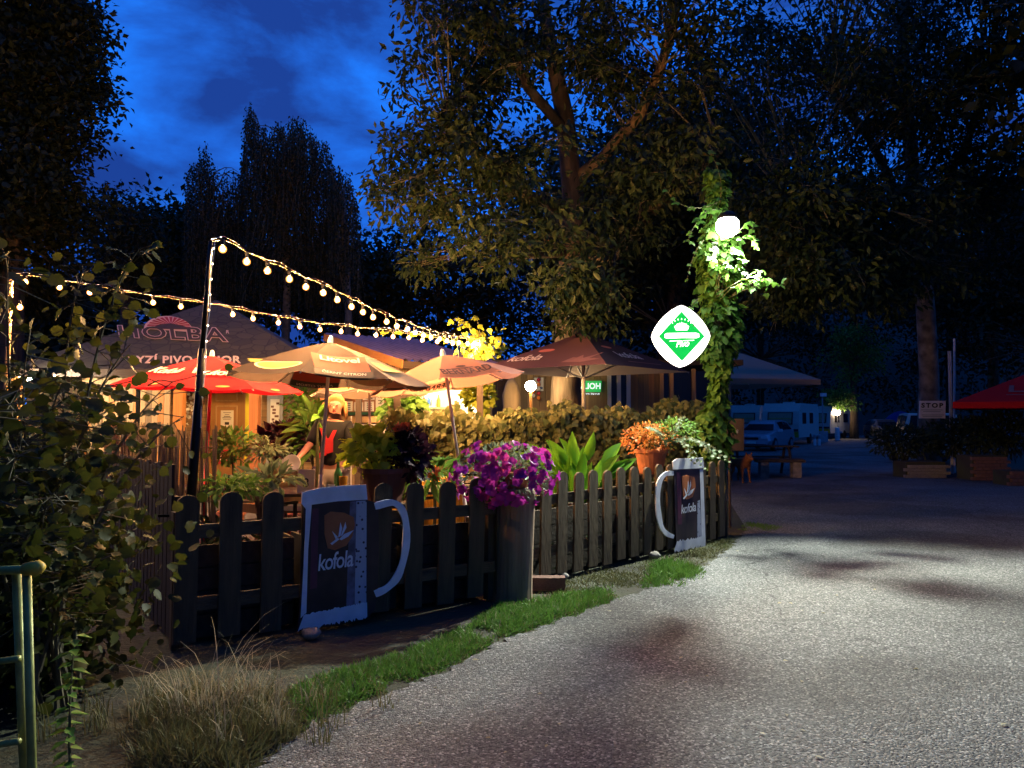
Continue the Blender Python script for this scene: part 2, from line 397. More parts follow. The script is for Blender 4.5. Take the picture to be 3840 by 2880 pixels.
# ================================================================ the setting
def ground_mat():
    m, t, b = nodes_of('soil'); L = t.links.new
    tcn = t.nodes.new('ShaderNodeTexCoord')
    nz = t.nodes.new('ShaderNodeTexNoise'); nz.inputs['Scale'].default_value = 1.3; nz.inputs['Detail'].default_value = 9; L(tcn.outputs['Object'], nz.inputs['Vector'])
    r = t.nodes.new('ShaderNodeValToRGB'); r.color_ramp.elements[0].position = .35; r.color_ramp.elements[0].color = (.030, .026, .020, 1)
    r.color_ramp.elements[1].position = .7; r.color_ramp.elements[1].color = (.050, .060, .022, 1)
    L(nz.outputs['Fac'], r.inputs[0]); L(r.outputs[0], b.inputs['Base Color']); b.inputs['Roughness'].default_value = .95
    n2 = t.nodes.new('ShaderNodeTexNoise'); n2.inputs['Scale'].default_value = 30; n2.inputs['Detail'].default_value = 6; L(tcn.outputs['Object'], n2.inputs['Vector'])
    bp = t.nodes.new('ShaderNodeBump'); bp.inputs['Strength'].default_value = .7; bp.inputs['Distance'].default_value = .03; L(n2.outputs['Fac'], bp.inputs['Height']); L(bp.outputs[0], b.inputs['Normal'])
def asphalt_mat():
    m, t, b = nodes_of('asphalt'); L = t.links.new; N = t.nodes.new
    tcn = N('ShaderNodeTexCoord')
    vo = N('ShaderNodeTexVoronoi'); vo.inputs['Scale'].default_value = 88; L(tcn.outputs['Object'], vo.inputs['Vector'])
    sep = N('ShaderNodeSeparateColor'); L(vo.outputs['Color'], sep.inputs[0])
    r = N('ShaderNodeValToRGB'); e = r.color_ramp.elements
    e[0].position = .1; e[0].color = (.062, .064, .063, 1); e[1].position = .97; e[1].color = (.40, .405, .385, 1)
    q = e.new(.5); q.color = (.132, .136, .133, 1); q = e.new(.86); q.color = (.20, .203, .192, 1)
    L(sep.outputs[0], r.inputs[0])
    nz = N('ShaderNodeTexNoise'); nz.inputs['Scale'].default_value = .55; nz.inputs['Detail'].default_value = 8; nz.inputs['Roughness'].default_value = .6; L(tcn.outputs['Object'], nz.inputs['Vector'])
    r2 = N('ShaderNodeValToRGB'); r2.color_ramp.elements[0].position = .33; r2.color_ramp.elements[0].color = (.66, .65, .64, 1); r2.color_ramp.elements[1].position = .62; r2.color_ramp.elements[1].color = (1.12, 1.12, 1.10, 1)
    L(nz.outputs['Fac'], r2.inputs[0])
    mx = N('ShaderNodeMix'); mx.data_type = 'RGBA'; mx.blend_type = 'MULTIPLY'; mx.inputs[0].default_value = 1; L(r.outputs[0], mx.inputs[6]); L(r2.outputs[0], mx.inputs[7])
    # cracks and darker repair patches
    n4 = N('ShaderNodeTexNoise'); n4.inputs['Scale'].default_value = 1.1; n4.inputs['Detail'].default_value = 5; L(tcn.outputs['Object'], n4.inputs['Vector'])
    va = N('ShaderNodeVectorMath'); va.operation = 'ADD'; L(tcn.outputs['Object'], va.inputs[0]); L(n4.outputs['Color'], va.inputs[1])
    vc = N('ShaderNodeTexVoronoi'); vc.feature = 'DISTANCE_TO_EDGE'; vc.inputs['Scale'].default_value = .27; L(va.outputs[0], vc.inputs['Vector'])
    rc_ = N('ShaderNodeValToRGB'); rc_.color_ramp.elements[0].position = .0; rc_.color_ramp.elements[0].color = (.5, .5, .5, 1); rc_.color_ramp.elements[1].position = .005; rc_.color_ramp.elements[1].color = (1, 1, 1, 1); L(vc.outputs['Distance'], rc_.inputs[0])
    n5 = N('ShaderNodeTexNoise'); n5.inputs['Scale'].default_value = .23; n5.inputs['Detail'].default_value = 3; L(tcn.outputs['Object'], n5.inputs['Vector'])
    r5 = N('ShaderNodeValToRGB'); r5.color_ramp.elements[0].position = .54; r5.color_ramp.elements[0].color = (1, 1, 1, 1); r5.color_ramp.elements[1].position = .58; r5.color_ramp.elements[1].color = (.70, .68, .66, 1); L(n5.outputs['Fac'], r5.inputs[0])
    m2 = N('ShaderNodeMix'); m2.data_type = 'RGBA'; m2.blend_type = 'MULTIPLY'; m2.inputs[0].default_value = 1; L(mx.outputs[2], m2.inputs[6]); L(rc_.outputs[0], m2.inputs[7])
    m3 = N('ShaderNodeMix'); m3.data_type = 'RGBA'; m3.blend_type = 'MULTIPLY'; m3.inputs[0].default_value = 1; L(m2.outputs[2], m3.inputs[6]); L(r5.outputs[0], m3.inputs[7])
    L(m3.outputs[2], b.inputs['Base Color']); b.inputs['Roughness'].default_value = .82; b.inputs['Specular IOR Level'].default_value = .35
    n3 = N('ShaderNodeTexNoise'); n3.inputs['Scale'].default_value = 55; n3.inputs['Detail'].default_value = 4; L(tcn.outputs['Object'], n3.inputs['Vector'])
    ad = N('ShaderNodeMath'); ad.operation = 'SUBTRACT'; L(n3.outputs['Fac'], ad.inputs[0]); L(vo.outputs['Distance'], ad.inputs[1])
    bp = N('ShaderNodeBump'); bp.inputs['Strength'].default_value = .9; bp.inputs['Distance'].default_value = .012; L(ad.outputs[0], bp.inputs['Height']); L(bp.outputs[0], b.inputs['Normal'])
ground_mat(); asphalt_mat()
b = MB(); b.add([(-250, -60, -.012), (250, -60, -.012), (250, 400, -.012), (-250, 400, -.012)], [(0, 1, 2, 3)]); struct(b.build('ground', M['soil']))
# asphalt: its ragged left edge follows the grass strip
edge_px = [(900, 2960), (1010, 2840), (1150, 2720), (1400, 2625), (1700, 2500), (1880, 2400), (2050, 2345), (2300, 2245), (2560, 2175), (2720, 2070), (2800, 1985)]
left = [G(*p) for p in edge_px]; left = [Vector((-.9, -12, 0)), Vector((-1.0, 1.5, 0))] + left
pts = []
for a, c in zip(left[:-1], left[1:]):
    k = max(2, int((c - a).length / .06)) if a.y > 1 else 2
    for i in range(k):
        p = a.lerp(c, i / k)
        if a.y > 1: p += Vector((random.gauss(0, .025), random.gauss(0, .02), 0))
        pts.append(p)
far = [G(2800, 1985), G(2735, 1880), Vector((3.0, 17, 0)), Vector((1.0, 24, 0)), Vector((2, 30, 0)), Vector((9.5, 34, 0)), Vector((14.5, 42, 0)), Vector((22, 60, 0)), Vector((40, 75, 0)), Vector((48, 73, 0)), Vector((26, 46, 0)), Vector((15.2, 27, 0)), Vector((11.5, 22, 0)), Vector((18, 18, 0)), Vector((45, 17, 0)), Vector((45, -12, 0))]
b = MB(); b.add(pts + far, [tuple(range(len(pts) + len(far)))][::-1]); road = struct(b.build('road', M['asphalt']))
# patio floor behind the fence
b = MB(); b.prism([Vector(p) for p in ((-2.5, 5.9, 0), (-.35, 7.1, 0), (0, 7.6, 0), (2.4, 10.3, 0), (2.6, 22, 0), (-14, 22, 0), (-14, 12, 0), (-4.6, 8.9, 0))], (0, 0, .1)); struct(b.build('patio_floor', M['asphalt_patio']))
# wooded hill behind everything
def hill(u, v):
    x = -140 + 280 * u; y = 62 + 150 * v
    h = 24 / (1 + math.exp(-(x - 14) / 14)) + 5
    z = -1 + h * (1 - math.exp(-((y - 60) / 42) ** 2)) + 1.6 * math.sin(x * .21 + y * .13) * min(1, (y - 60) / 20)
    return (x, y, max(z, -1))
b = MB(); b.grid(hill, 70, 30); struct(b.build('hill', M['wood_floor'], smooth=True))

# ---------------------------------------------------------------- grass: too many blades to count
def grass_patch(name, mname, px_poly, n, h0, h1, w, seed, label, lean=.5):
    rg = np.random.default_rng(seed); poly = [G(*p) for p in px_poly]
    ED = []; xs = [p.x for p in poly]; ys = [p.y for p in poly]; P = []
    def inside(x, y):
        c = False; j = len(poly) - 1
        for i in range(len(poly)):
            if (poly[i].y > y) != (poly[j].y > y) and x < (poly[j].x - poly[i].x) * (y - poly[i].y) / (poly[j].y - poly[i].y) + poly[i].x: c = not c
            j = i
        return c
    while len(P) < n:
        x = rg.uniform(min(xs), max(xs)); y = rg.uniform(min(ys), max(ys))
        if not inside(x, y): continue
        g = math.sin(x * 7.1 + y * 3.3) + math.sin(x * 3.1 - y * 6.7) + math.sin(x * 13 + y * 11) * .6
        if rg.random() < .55 + .24 * g:
            ed = 9
            for i in range(len(poly)):
                a_, c_ = poly[i - 1], poly[i]; t_ = max(0, min(1, ((x - a_.x) * (c_.x - a_.x) + (y - a_.y) * (c_.y - a_.y)) / max(1e-6, (c_.x - a_.x) ** 2 + (c_.y - a_.y) ** 2))); ed = min(ed, math.hypot(x - a_.x - t_ * (c_.x - a_.x), y - a_.y - t_ * (c_.y - a_.y)))
            if rg.random() < ed / .16: P.append((x, y, -.012)); ED.append(ed)
    P = np.array(P); D = rg.normal(0, lean, (n, 3)); D[:, 2] = 1; N = rg.normal(0, 1, (n, 3)); N[:, 2] *= .3
    L = rg.uniform(h0, h1, n) * np.clip(.45 + np.array(ED) / .2, .45, 1) * rg.uniform(.6, 1.3, n)
    o = foliage(name, 'blade', M[mname], None, P, D, N, L, np.full(n, w)); o['kind'] = 'stuff'; tag(o, label, 'grass'); return o
strip = [(1130, 2745), (1040, 2600), (1100, 2560), (1250, 2510), (1500, 2440), (1760, 2330), (1880, 2240), (2000, 2240), (2300, 2190), (2330, 2250), (2060, 2345), (1890, 2400), (1700, 2500), (1400, 2625)]
grass_patch('verge_grass', 'grass', strip, 20000, .02, .085, .009, 3, 'lit green grass strip between fence foot and asphalt', .8)
grass_patch('verge_grass', 'grass_dry', strip, 2600, .02, .08, .006, 13, 'sparse straw-coloured blades mixed into the lit grass strip', 1.0)
grass_patch('verge_grass', 'grass_mix', strip, 6000, .02, .06, .010, 14, 'olive weeds mixed into the lit grass strip', 1.2)
grass_patch('grass_tuft', 'grass', [(2390, 2205), (2430, 2110), (2560, 2095), (2660, 2150), (2580, 2205)], 2000, .04, .13, .010, 4, 'small bright green weed tuft in front of the right fence', .7)
grass_patch('verge_grass', 'grass_mix', [(450, 2900), (520, 2620), (1040, 2570), (1180, 2700), (1020, 2850), (950, 2950)], 9000, .05, .16, .007, 5, 'olive grass at the foot of the dry tussock', .9)
grass_patch('verge_grass', 'grass_mix', [(2000, 2270), (2010, 2180), (2500, 2080), (2740, 2000), (2790, 2030), (2600, 2170)], 5000, .02, .06, .007, 6, 'thin dark grass along the foot of the right fence', .8)
grass_patch('verge_grass', 'grass', [(2760, 1985), (2790, 1955), (2960, 1975), (2900, 1995)], 1500, .02, .05, .010, 9, 'thin green grass beyond the end of the fence', .8)
# dry tussock: long arching blades with seed heads
tus = thing('dry_grass_tussock', 'tall tussock of dry grass with pale seed heads by the asphalt edge', 'grass', G(760, 2760))
def arcs(n, cx, cy, sx, sy, h0, h1, w, mname, nm, bend):
    b = MB()
    for _ in range(n):
        if _ % 14 == 0: tcx, tcy, tl_, ta_ = random.gauss(cx, sx), random.gauss(cy, sy), random.uniform(.55, 1.15), random.uniform(0, 6.28)
        p = Vector((random.gauss(tcx, .03), random.gauss(tcy, .03), -.01)); a = ta_ + random.gauss(0, 1.1) if random.random() < .7 else random.uniform(0, 2 * math.pi); h = random.uniform(h0, h1) * tl_
        d = Vector((math.cos(a), math.sin(a), 0)) * h * random.uniform(.15, bend); s = Vector((-math.sin(a), math.cos(a), 0)) * w
        q = bezier(p, p + Vector((0, 0, h * .8)) + d * .25, p + d + Vector((0, 0, h * random.uniform(.35, .95))), 4)
        vs = []
        for i, c in enumerate(q): k = 1 - i / 4.3; vs += [c - s * k, c + s * k]
        b.add(vs, [(2 * i, 2 * i + 1, 2 * i + 3, 2 * i + 2) for i in range(4)])
    return b.build(nm, M[mname], tus)
tc_ = G(800, 2700)
arcs(1100, tc_.x, tc_.y, .33, .19, .08, .27, .0030, 'grass_mix', 'green_blades', .9)['kind'] = 'stuff'
arcs(520, tc_.x, tc_.y + .05, .32, .17, .12, .36, .0026, 'grass_dry', 'dry_blades', 1.1)['kind'] = 'stuff'
arcs(110, tc_.x + .03, tc_.y + .08, .26, .12, .28, .58, .0030, 'seed', 'seed_stalks', 1.0)['kind'] = 'stuff'
# nettle at the far left
net = thing('nettle', 'single tall leafy weed in front of the dark bush', 'weed', G(265, 2930))
nb = net.location; b = MB(); top = W(285, 2370, nb.y); path = bezier(nb, Vector(nb).lerp(top, .5) + Vector((-.03, 0, 0)), top, 8); b.tube(path, [.007 - .0005 * i for i in range(9)], 5); b.build('stem', M['stem'], net)
P, D, N_ = [], [], []
for k in range(44):
    t = k / 44; p = Vector(nb).lerp(top, t) + Vector((-.03 * math.sin(math.pi * t), 0, 0)); a = k * 1.57 + (k // 2) * .7
    P.append(p); D.append((math.cos(a), math.sin(a), -.25)); N_.append((0, 0, 1))
foliage('leaves', 'simple', M['leaf_green'], net, P, D, N_, RNG.uniform(.05, .10, 44), .045, split=44)

# ================================================================ picket fences
FL = Plane((-2.30, 5.33), (-.10, 6.80)); FR = Plane((.12, 7.25), (2.80, 10.20))
FLlen = 2.64; FRlen = 3.98
def picket_mesh(w, h):
    n = 6; pts = [(-w / 2, 0), (w / 2, 0)] + [(w / 2 * math.cos(a), h + w * .42 * math.sin(a)) for a in [math.pi * k / n for k in range(n + 1)]]
    b = MB(); b.prism([Vector((x, 0, z)) for x, z in pts], (0, .024, 0)); me = bpy.data.meshes.new('picket'); me.from_pydata(b.v, [], b.f); me.materials.append(M['picket']); return me
def fence(name, label, pl, n, sp, w, h, length, u0, skip=()):
    root = thing(name, label, 'fence', pl.pt(0, 0)); me = picket_mesh(w, h)
    R = Matrix((pl.t, -pl.n, pl.up)).transposed().to_4x4()
    for i in range(n):
        if i in skip: continue
        Mx = R.copy(); Mx.translation = pl.pt(u0 + i * sp + random.uniform(-.008, .008), .05 + random.uniform(-.012, .02), .013)
        inst('picket', me, Mx @ Matrix.Rotation(random.uniform(-.014, .014) + .016, 4, 'Y'), root)
    for z in (.30, .80): ubox('rail', pl.pt(length / 2, z, -.031), (length, .035, .095), M['picket'], root, (pl.t, -pl.n, pl.up))
    for u in (.02, length / 2, length - .05): ubox('post', pl.pt(u, .47, -.093), (.08, .08, .94), M['picket'], root, (pl.t, -pl.n, pl.up))
    return root
fence('picket_fence', 'brown picket fence left of the log, big mug sign on it', FL, 10, .29, .152, .95, FLlen, .06)
fence('picket_fence', 'brown picket fence right of the log, smaller mug sign on it', FR, 16, .258, .150, .93, FRlen, .03)
# dark slat fence turning away at the left, with a reed screen
FS = Plane((-4.9, 8.9), (-2.46, 5.62)); sl = 4.09
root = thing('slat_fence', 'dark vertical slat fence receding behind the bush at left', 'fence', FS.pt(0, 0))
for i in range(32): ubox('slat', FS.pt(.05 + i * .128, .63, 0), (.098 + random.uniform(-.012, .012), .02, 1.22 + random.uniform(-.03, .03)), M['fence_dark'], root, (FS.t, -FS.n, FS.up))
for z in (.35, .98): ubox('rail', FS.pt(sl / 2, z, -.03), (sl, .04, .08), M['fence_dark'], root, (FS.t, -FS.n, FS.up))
rs = thing('reed_screen', 'brown reed mat screen standing above the dark slat fence', 'screen', FS.pt(0, 0, -.1))
RP = [(-4.8, 9.1), (-3.9, 7.9), (-3.1, 6.85), (-2.75, 6.45), (-2.45, 6.45)]
for (a, c) in zip(RP[:-1], RP[1:]):
    pl = Plane(a, c); ln = math.dist(a, c); b = MB(); k = int(ln / .016)
    for i in range(k):
        u = (i + random.random() * .7) * ln / k; h = 1.50 + random.uniform(-.10, .06); o_ = random.uniform(-.02, .02)
        b.tube([pl.pt(u, .02, o_), pl.pt(u + random.uniform(-.015, .015), h * .5, o_ * .5), pl.pt(u + random.uniform(-.03, .03), h, o_)], random.uniform(.005, .009), 4)
    for z in (.4, .9, 1.35): b.tube([pl.pt(0, z, .03), pl.pt(ln, z, .03)], .004, 4)
    b.build('reed_panel', M['reed'], rs)
# ---------------------------------------------------------------- log post, brick, stones
lg = thing('log_post', 'thick weathered grey log standing upright between the two picket fences', 'log post', (0, 6.88, 0)); lb = Vector((0, 6.88, 0))
b = MB(); b.lathe([(.185, -.02), (.178, .1), (.172, .5), (.170, .93), (.158, .955)], n=28, jit=.025)
for v in b.v: v.x += .045 * v.z
b.v = [p + lb for p in b.v]; b.build('trunk', M['log'], lg, smooth=False)
b = MB(); b.lathe([(.155, .956), (.15, .966), (.02, .968)], n=28, jit=.025); b.v = [p + lb + Vector((.043, 0, 0)) for p in b.v]; b.build('cut_end', M['log_end'], lg)
tag(ubox('brick', G(2035, 2215) + Vector((.06, .07, .055)), (.30, .13, .12), M['brick']), 'single red brick lying right of the log', 'brick')
for i, (sx, sy, r, lab) in enumerate(((2112, 2172, .055, 'small grey stone at the fence foot right of the brick'), (2455, 2095, .07, 'pale stone under the handle of the smaller mug sign'), (1165, 2395, .07, 'rounded stone below the big mug sign'))):
    p = G(sx, sy); b = MB(); b.sphere((0, 0, r * .55), (r, r * .8, r * .62), 9, 6)
    for v in b.v: v *= 1 + random.uniform(-.12, .12)
    o = b.build('stone', M['stone'], smooth=True); o.location = p; tag(o, lab, 'stone')

# ================================================================ mug signs on the fences
mat('mug_white', (.74, .75, .78), .55, var=.12, scale=9)
mat('mug_mid', (.15, .14, .19), .5, var=.5, scale=16)
mat('mug_cola', (.032, .016, .016), .45, var=.5, scale=7)
mat('mug_plum', (.10, .022, .045), .5, var=.3)
mat('mug_orange', (.42, .13, .04), .5, var=.2)
def mug_stripe():
    m, t, bb = nodes_of('mug_drops'); L = t.links.new
    tcn = t.nodes.new('ShaderNodeTexCoord'); vo = t.nodes.new('ShaderNodeTexVoronoi'); vo.inputs['Scale'].default_value = 26; L(tcn.outputs['Object'], vo.inputs['Vector'])
    r = t.nodes.new('ShaderNodeValToRGB'); r.color_ramp.interpolation = 'LINEAR'; r.color_ramp.elements[0].position = .20; r.color_ramp.elements[0].color = (.02, .012, .03, 1); r.color_ramp.elements[1].position = .30; r.color_ramp.elements[1].color = (.42, .44, .52, 1)
    L(vo.outputs['Distance'], r.inputs[0]); L(r.outputs[0], bb.inputs['Base Color']); bb.inputs['Roughness'].default_value = .5
mug_stripe()
def mug_sign(label, pl, off, C):
    P0 = pl.hit(*C['body'][0]); root = thing('mug_sign', label, 'sign', (P0.x, P0.y, .0))
    def slab(name, px, m, o1, o2, par=root, n=None):
        b = MB(); q = [pl.hit(x, y, off + o1) for x, y in px]; b.prism(q, pl.n * (o2 - o1)); return b.build(name, M[m], par)
    body = slab('board', C['body'], 'mug_cola', 0, .014)
    slab('foam', C['foam'], 'mug_white', .010, .020, body); slab('edge_stripe', C['ls'], 'mug_white', .010, .0165, body)
    slab('plum_stripe', C['plum'], 'mug_plum', .010, .0165, body); slab('drop_stripe', C['rs'], 'mug_drops', .010, .0175, body); slab('shade_stripe', C['ms'], 'mug_mid', .010, .0165, body)
    # ragged base
    top, bot = C['base']; n = 60; b = MB(); vs = []
    for i in range(n + 1):
        t = i / n; a = Vector(top[0]).lerp(Vector(top[1]), t); c = Vector(bot[0]).lerp(Vector(bot[1]), t) + Vector((0, random.uniform(-9, 5)))
        vs.append((a.x, a.y + random.uniform(-4, 4))); vs.append((c.x, c.y))
    q = [pl.hit(x, y, off + .0205) for x, y in vs]; b.add(q, [(2 * i, 2 * i + 1, 2 * i + 3, 2 * i + 2) for i in range(n)]); b.build('base_band', M['mug_white'], body)
    # handle
    hp = [Vector(p) for p in C['handle']]; hw = C['hw']; sm = []
    for i in range(len(hp) - 1):
        p0, p1, p2, p3 = hp[max(i - 1, 0)], hp[i], hp[i + 1], hp[min(i + 2, len(hp) - 1)]
        for t in (0, .25, .5, .75): sm.append(.5 * ((2 * p1) + (p2 - p0) * t + (2 * p0 - 5 * p1 + 4 * p2 - p3) * t * t + (3 * p1 - p0 - 3 * p2 + p3) * t ** 3))
    sm.append(hp[-1]); b = MB(); vs = []
    for i, p in enumerate(sm):
        d = (sm[min(i + 1, len(sm) - 1)] - sm[max(i - 1, 0)]).normalized(); s = Vector((-d.y, d.x)) * hw * (1 + .12 * math.sin(i))
        a, c = pl.hit(*(p - s), off), pl.hit(*(p + s), off); vs += [a, c, a + pl.n * .016, c + pl.n * .016]
    fs = []
    for i in range(len(sm) - 1):
        k = 4 * i; fs += [(k, k + 1, k + 5, k + 4), (k + 2, k + 6, k + 7, k + 3), (k, k + 4, k + 6, k + 2), (k + 1, k + 3, k + 7, k + 5)]
    fs += [(0, 2, 3, 1), (len(vs) - 4, len(vs) - 3, len(vs) - 1, len(vs) - 2)]; b.add(vs, fs); b.build('handle', M['mug_white'], root)
    lo = slab('logo_shield', C['shield'], 'mug_orange', .0150, .0195, body)
    o = Vector(C['leaf0']); sx, sy = C['leafs']
    for k, pet in enumerate(([(-.35, .75), (-.62, -.05), (-.20, .55)], [(-.18, .6), (-.02, -.75), (.12, -.2), (-.02, .5)], [(.0, .5), (.35, -.75), (.42, -.2), (.12, .45)], [(-.1, .75), (.25, .35), (.95, .1), (.55, .62), (.05, .88)], [(-.75, 1.05), (-.2, .62), (-.1, .78), (-.62, 1.2)])):
        b = MB(); b.add([pl.hit(o.x + x * sx, o.y + y * sy + x * sx * C['slope'], off + .0215 + .0005 * k) for x, y in pet], [tuple(range(len(pet)))]); b.build('logo_leaf', M['mug_white'], body)
    t0, t1 = Vector(C['text'][0]), Vector(C['text'][1]); hh = C['th']
    letter('lettering', 'kofola', lambda x, y: pl.hit(t0.x + (t1.x - t0.x) * x, t0.y + (t1.y - t0.y) * x - y * hh, off + .0225), M['mug_white'], body, 1, 1)
    return root
def c2(l): return [(650 + x / 1.952, 1600 + y / 1.952) for x, y in l]
def c3(l): return [(1600 + x / 1.843, 1500 + y / 1.843) for x, y in l]
mug_sign('big flat mug-shaped sign with white handle on the left picket fence', FL, .030, dict(
    body=c2([(945, 470), (1410, 425), (1416, 536), (1496, 560), (1500, 900), (1488, 1240), (1470, 1330), (1420, 1400), (905, 1495), (958, 900)]), foam=c2([(940, 480), (1080, 445), (1230, 432), (1408, 424), (1418, 533), (1200, 545), (1000, 572), (968, 565), (966, 600), (935, 560)]),
    ls=c2([(970, 565), (1012, 565), (985, 900), (972, 1360), (930, 1400), (955, 950)]), plum=c2([(1014, 600), (1062, 600), (1050, 1180), (1000, 1190)]), rs=c2([(1338, 545), (1412, 540), (1410, 1290), (1326, 1302)]), ms=c2([(1292, 548), (1337, 546), (1325, 1302), (1264, 1312)]),
    base=(c2([(955, 1375), (1418, 1285)]), c2([(910, 1495), (1420, 1400)])), handle=c2([(1470, 582), (1600, 555), (1670, 610), (1702, 740), (1690, 930), (1640, 1090), (1560, 1180), (1470, 1222)]), hw=12.5,
    shield=c2([(1105, 650), (1150, 622), (1250, 630), (1320, 662), (1328, 720), (1310, 800), (1265, 870), (1180, 903), (1130, 890), (1105, 780)]), leaf0=c2([(1225, 760)])[0], leafs=(52, 42), slope=-.12,
    text=(c2([(1060, 1055)])[0], c2([(1318, 1018)])[0]), th=62))
mug_sign('smaller flat mug-shaped sign under the trailing plant on the right picket fence', FR, .030, dict(
    body=c3([(1700, 425), (1905, 410), (1928, 1020), (1720, 1050)]), foam=c3([(1695, 425), (1725, 405), (1905, 398), (1912, 470), (1700, 480)]),
    ls=c3([(1885, 480), (1908, 480), (1925, 990), (1900, 990)]), plum=c3([(1725, 500), (1752, 500), (1762, 860), (1735, 860)]), rs=c3([(1868, 700), (1885, 690), (1900, 960), (1868, 960)]), ms=c3([(1865, 720), (1867, 700), (1867, 960), (1865, 962)]),
    base=(c3([(1730, 975), (1925, 940)]), c3([(1712, 1052), (1928, 1020)])), handle=c3([(1700, 505), (1640, 515), (1600, 580), (1592, 720), (1612, 860), (1650, 920), (1702, 945)]), hw=8.0,
    shield=c3([(1762, 530), (1800, 518), (1850, 535), (1858, 600), (1835, 670), (1795, 690), (1770, 660)]), leaf0=c3([(1808, 605)])[0], leafs=(26, 36), slope=-.1,
    text=(c3([(1760, 785)])[0], c3([(1862, 765)])[0]), th=33))
# ---------------------------------------------------------------- dark boxes added behind both fences to fill the picket gaps with shade
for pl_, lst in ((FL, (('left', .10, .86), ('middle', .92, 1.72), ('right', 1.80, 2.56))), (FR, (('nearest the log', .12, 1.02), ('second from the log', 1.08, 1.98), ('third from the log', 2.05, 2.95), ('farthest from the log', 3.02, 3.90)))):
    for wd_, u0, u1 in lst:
        rt = thing('gap_shade_box', ('added dark planter box filling the left picket gaps with shade, %s of three' if pl_ is FL else 'added dark planter box filling the right picket gaps with shade, %s') % wd_, 'planter', pl_.pt((u0 + u1) / 2, 0, -.26))
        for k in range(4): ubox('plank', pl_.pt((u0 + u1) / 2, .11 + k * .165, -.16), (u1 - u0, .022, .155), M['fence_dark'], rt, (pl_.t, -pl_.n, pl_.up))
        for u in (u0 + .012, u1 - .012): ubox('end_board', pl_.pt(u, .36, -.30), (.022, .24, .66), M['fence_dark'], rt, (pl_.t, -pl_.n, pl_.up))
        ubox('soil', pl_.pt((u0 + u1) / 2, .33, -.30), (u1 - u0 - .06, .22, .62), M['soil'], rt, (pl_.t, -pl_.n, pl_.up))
# fallen leaves and pebbles scattered over the asphalt
n = 46; px_y = [(random.uniform(1500, 3800), random.uniform(2000, 2860)) for _ in range(n)]
for i, (sx, sy) in enumerate(px_y):
    p = G(sx, sy); me = leaf_data('simple', M['grass_dry']); o = bpy.data.objects.new('fallen_leaf', me); link(o); L = random.uniform(.02, .05); o.location = p + Vector((0, 0, .006)); o.rotation_euler = (random.gauss(0, .15), random.gauss(0, .15), random.uniform(0, 6.28)); o.scale = (L * .6, L, L); tag(o, 'small dry leaf lying on the asphalt', 'leaf', 'dry leaves on the asphalt')
# ================================================================ lamp post with climbing vine, floodlight, lit sign
LP = Vector((2.82, 10.46, 0))
lp = thing('lamp_post', 'dark post by the fence end carrying the floodlight and the lit sign', 'post', LP)
b = MB(); b.tube([LP, LP + Vector((0, 0, 2.4)), LP + Vector((-.02, 0, 4.75))], [.075, .07, .06], 10); b.build('pole', M['wood_dark'], lp, smooth=True)
b = MB(); b.tube([LP + Vector((0, -.06, 4.2)), LP + Vector((-.05, -.30, 4.24))], .02, 6); b.build('bracket', M['black_metal'], lp)
emit('flood_glass', (.98, 1, .88), 110)
LC = W(2728, 848, 10.02); fd = Vector((.04, -.77, -.64)).normalized(); fx, fy, fz = frame_of(fd)
fl = thing('floodlight', 'glaring white floodlight near the top of the vine-covered post', 'lamp', LC)
b = MB(); b.lathe([(.02, .20), (.085, .18), (.13, .12), (.125, .09)], LC, 14); b.build('housing', M['black_metal'], fl, smooth=True)
b = MB(); b.sphere(LC, .15, 14, 10); b.build('lens', M['flood_glass'], fl, smooth=True)
ld = bpy.data.lights.new('floodlight_beam', 'SPOT'); ld.energy = 3800; ld.color = (.94, 1, .88); ld.spot_size = math.radians(122); ld.spot_blend = .7; ld.shadow_soft_size = .05
lo_ = bpy.data.objects.new('light', ld); link(lo_, fl); lo_.matrix_basis = fd.to_track_quat('-Z', 'Y').to_matrix().to_4x4(); lo_.location = fd * .20
# vine: leaves on a column round the post
vine = thing('climbing_vine', 'leafy green climbing vine wrapped round the lamp post', 'vine', LP)
def column(n, z0, z1, wid, seed):
    rg = np.random.default_rng(seed); z = rg.uniform(z0, z1, n); a = rg.uniform(0, 2 * np.pi, n)
    r = wid(z) * np.sqrt(rg.uniform(.15, 1, n)); P = np.stack([LP.x + np.cos(a) * r, LP.y - .02 + np.sin(a) * r * .8, z], 1)
    out_ = np.stack([np.cos(a), np.sin(a), np.zeros(n)], 1); D = out_ * .55 + rg.normal(0, .35, (n, 3)) + np.array([0, 0, -.75]); N = out_ + rg.normal(0, .35, (n, 3)) + np.array([0, 0, .45])
    L = rg.uniform(.075, .145, n); return P, D, N, L
wid = lambda z: .19 + .10 * np.sin(z * 2.1 + .6) + .16 * np.clip(1.9 - z, 0, 1) * np.clip(z - .5, 0, 1) + .10 * np.exp(-((z - 2.6) / .5) ** 2) + .05 * np.sin(z * 5.3)
P, D, N_, L_ = column(2000, .95, 5.0, wid, 21); P[:, 0] -= .16 * np.clip((2.1 - P[:, 2]) / 1.0, 0, 1)
keep = np.linalg.norm(P - np.array(LC + fd * .16), axis=1) > .25
P, D, N_, L_ = P[keep], D[keep], N_[keep], L_[keep]
foliage('leaves', 'ivy', M['leaf_vine'], vine, P, D, N_, L_, L_ * .95, split=300)
b = MB()
for k in range(7):
    a = k * 1.1; b.tube([LP + Vector((math.cos(a + z * 1.3) * .09, math.sin(a + z * 1.3) * .09, z)) for z in [i * .3 for i in range(16)]], .008, 4)
b.build('stems', M['stem'], vine)
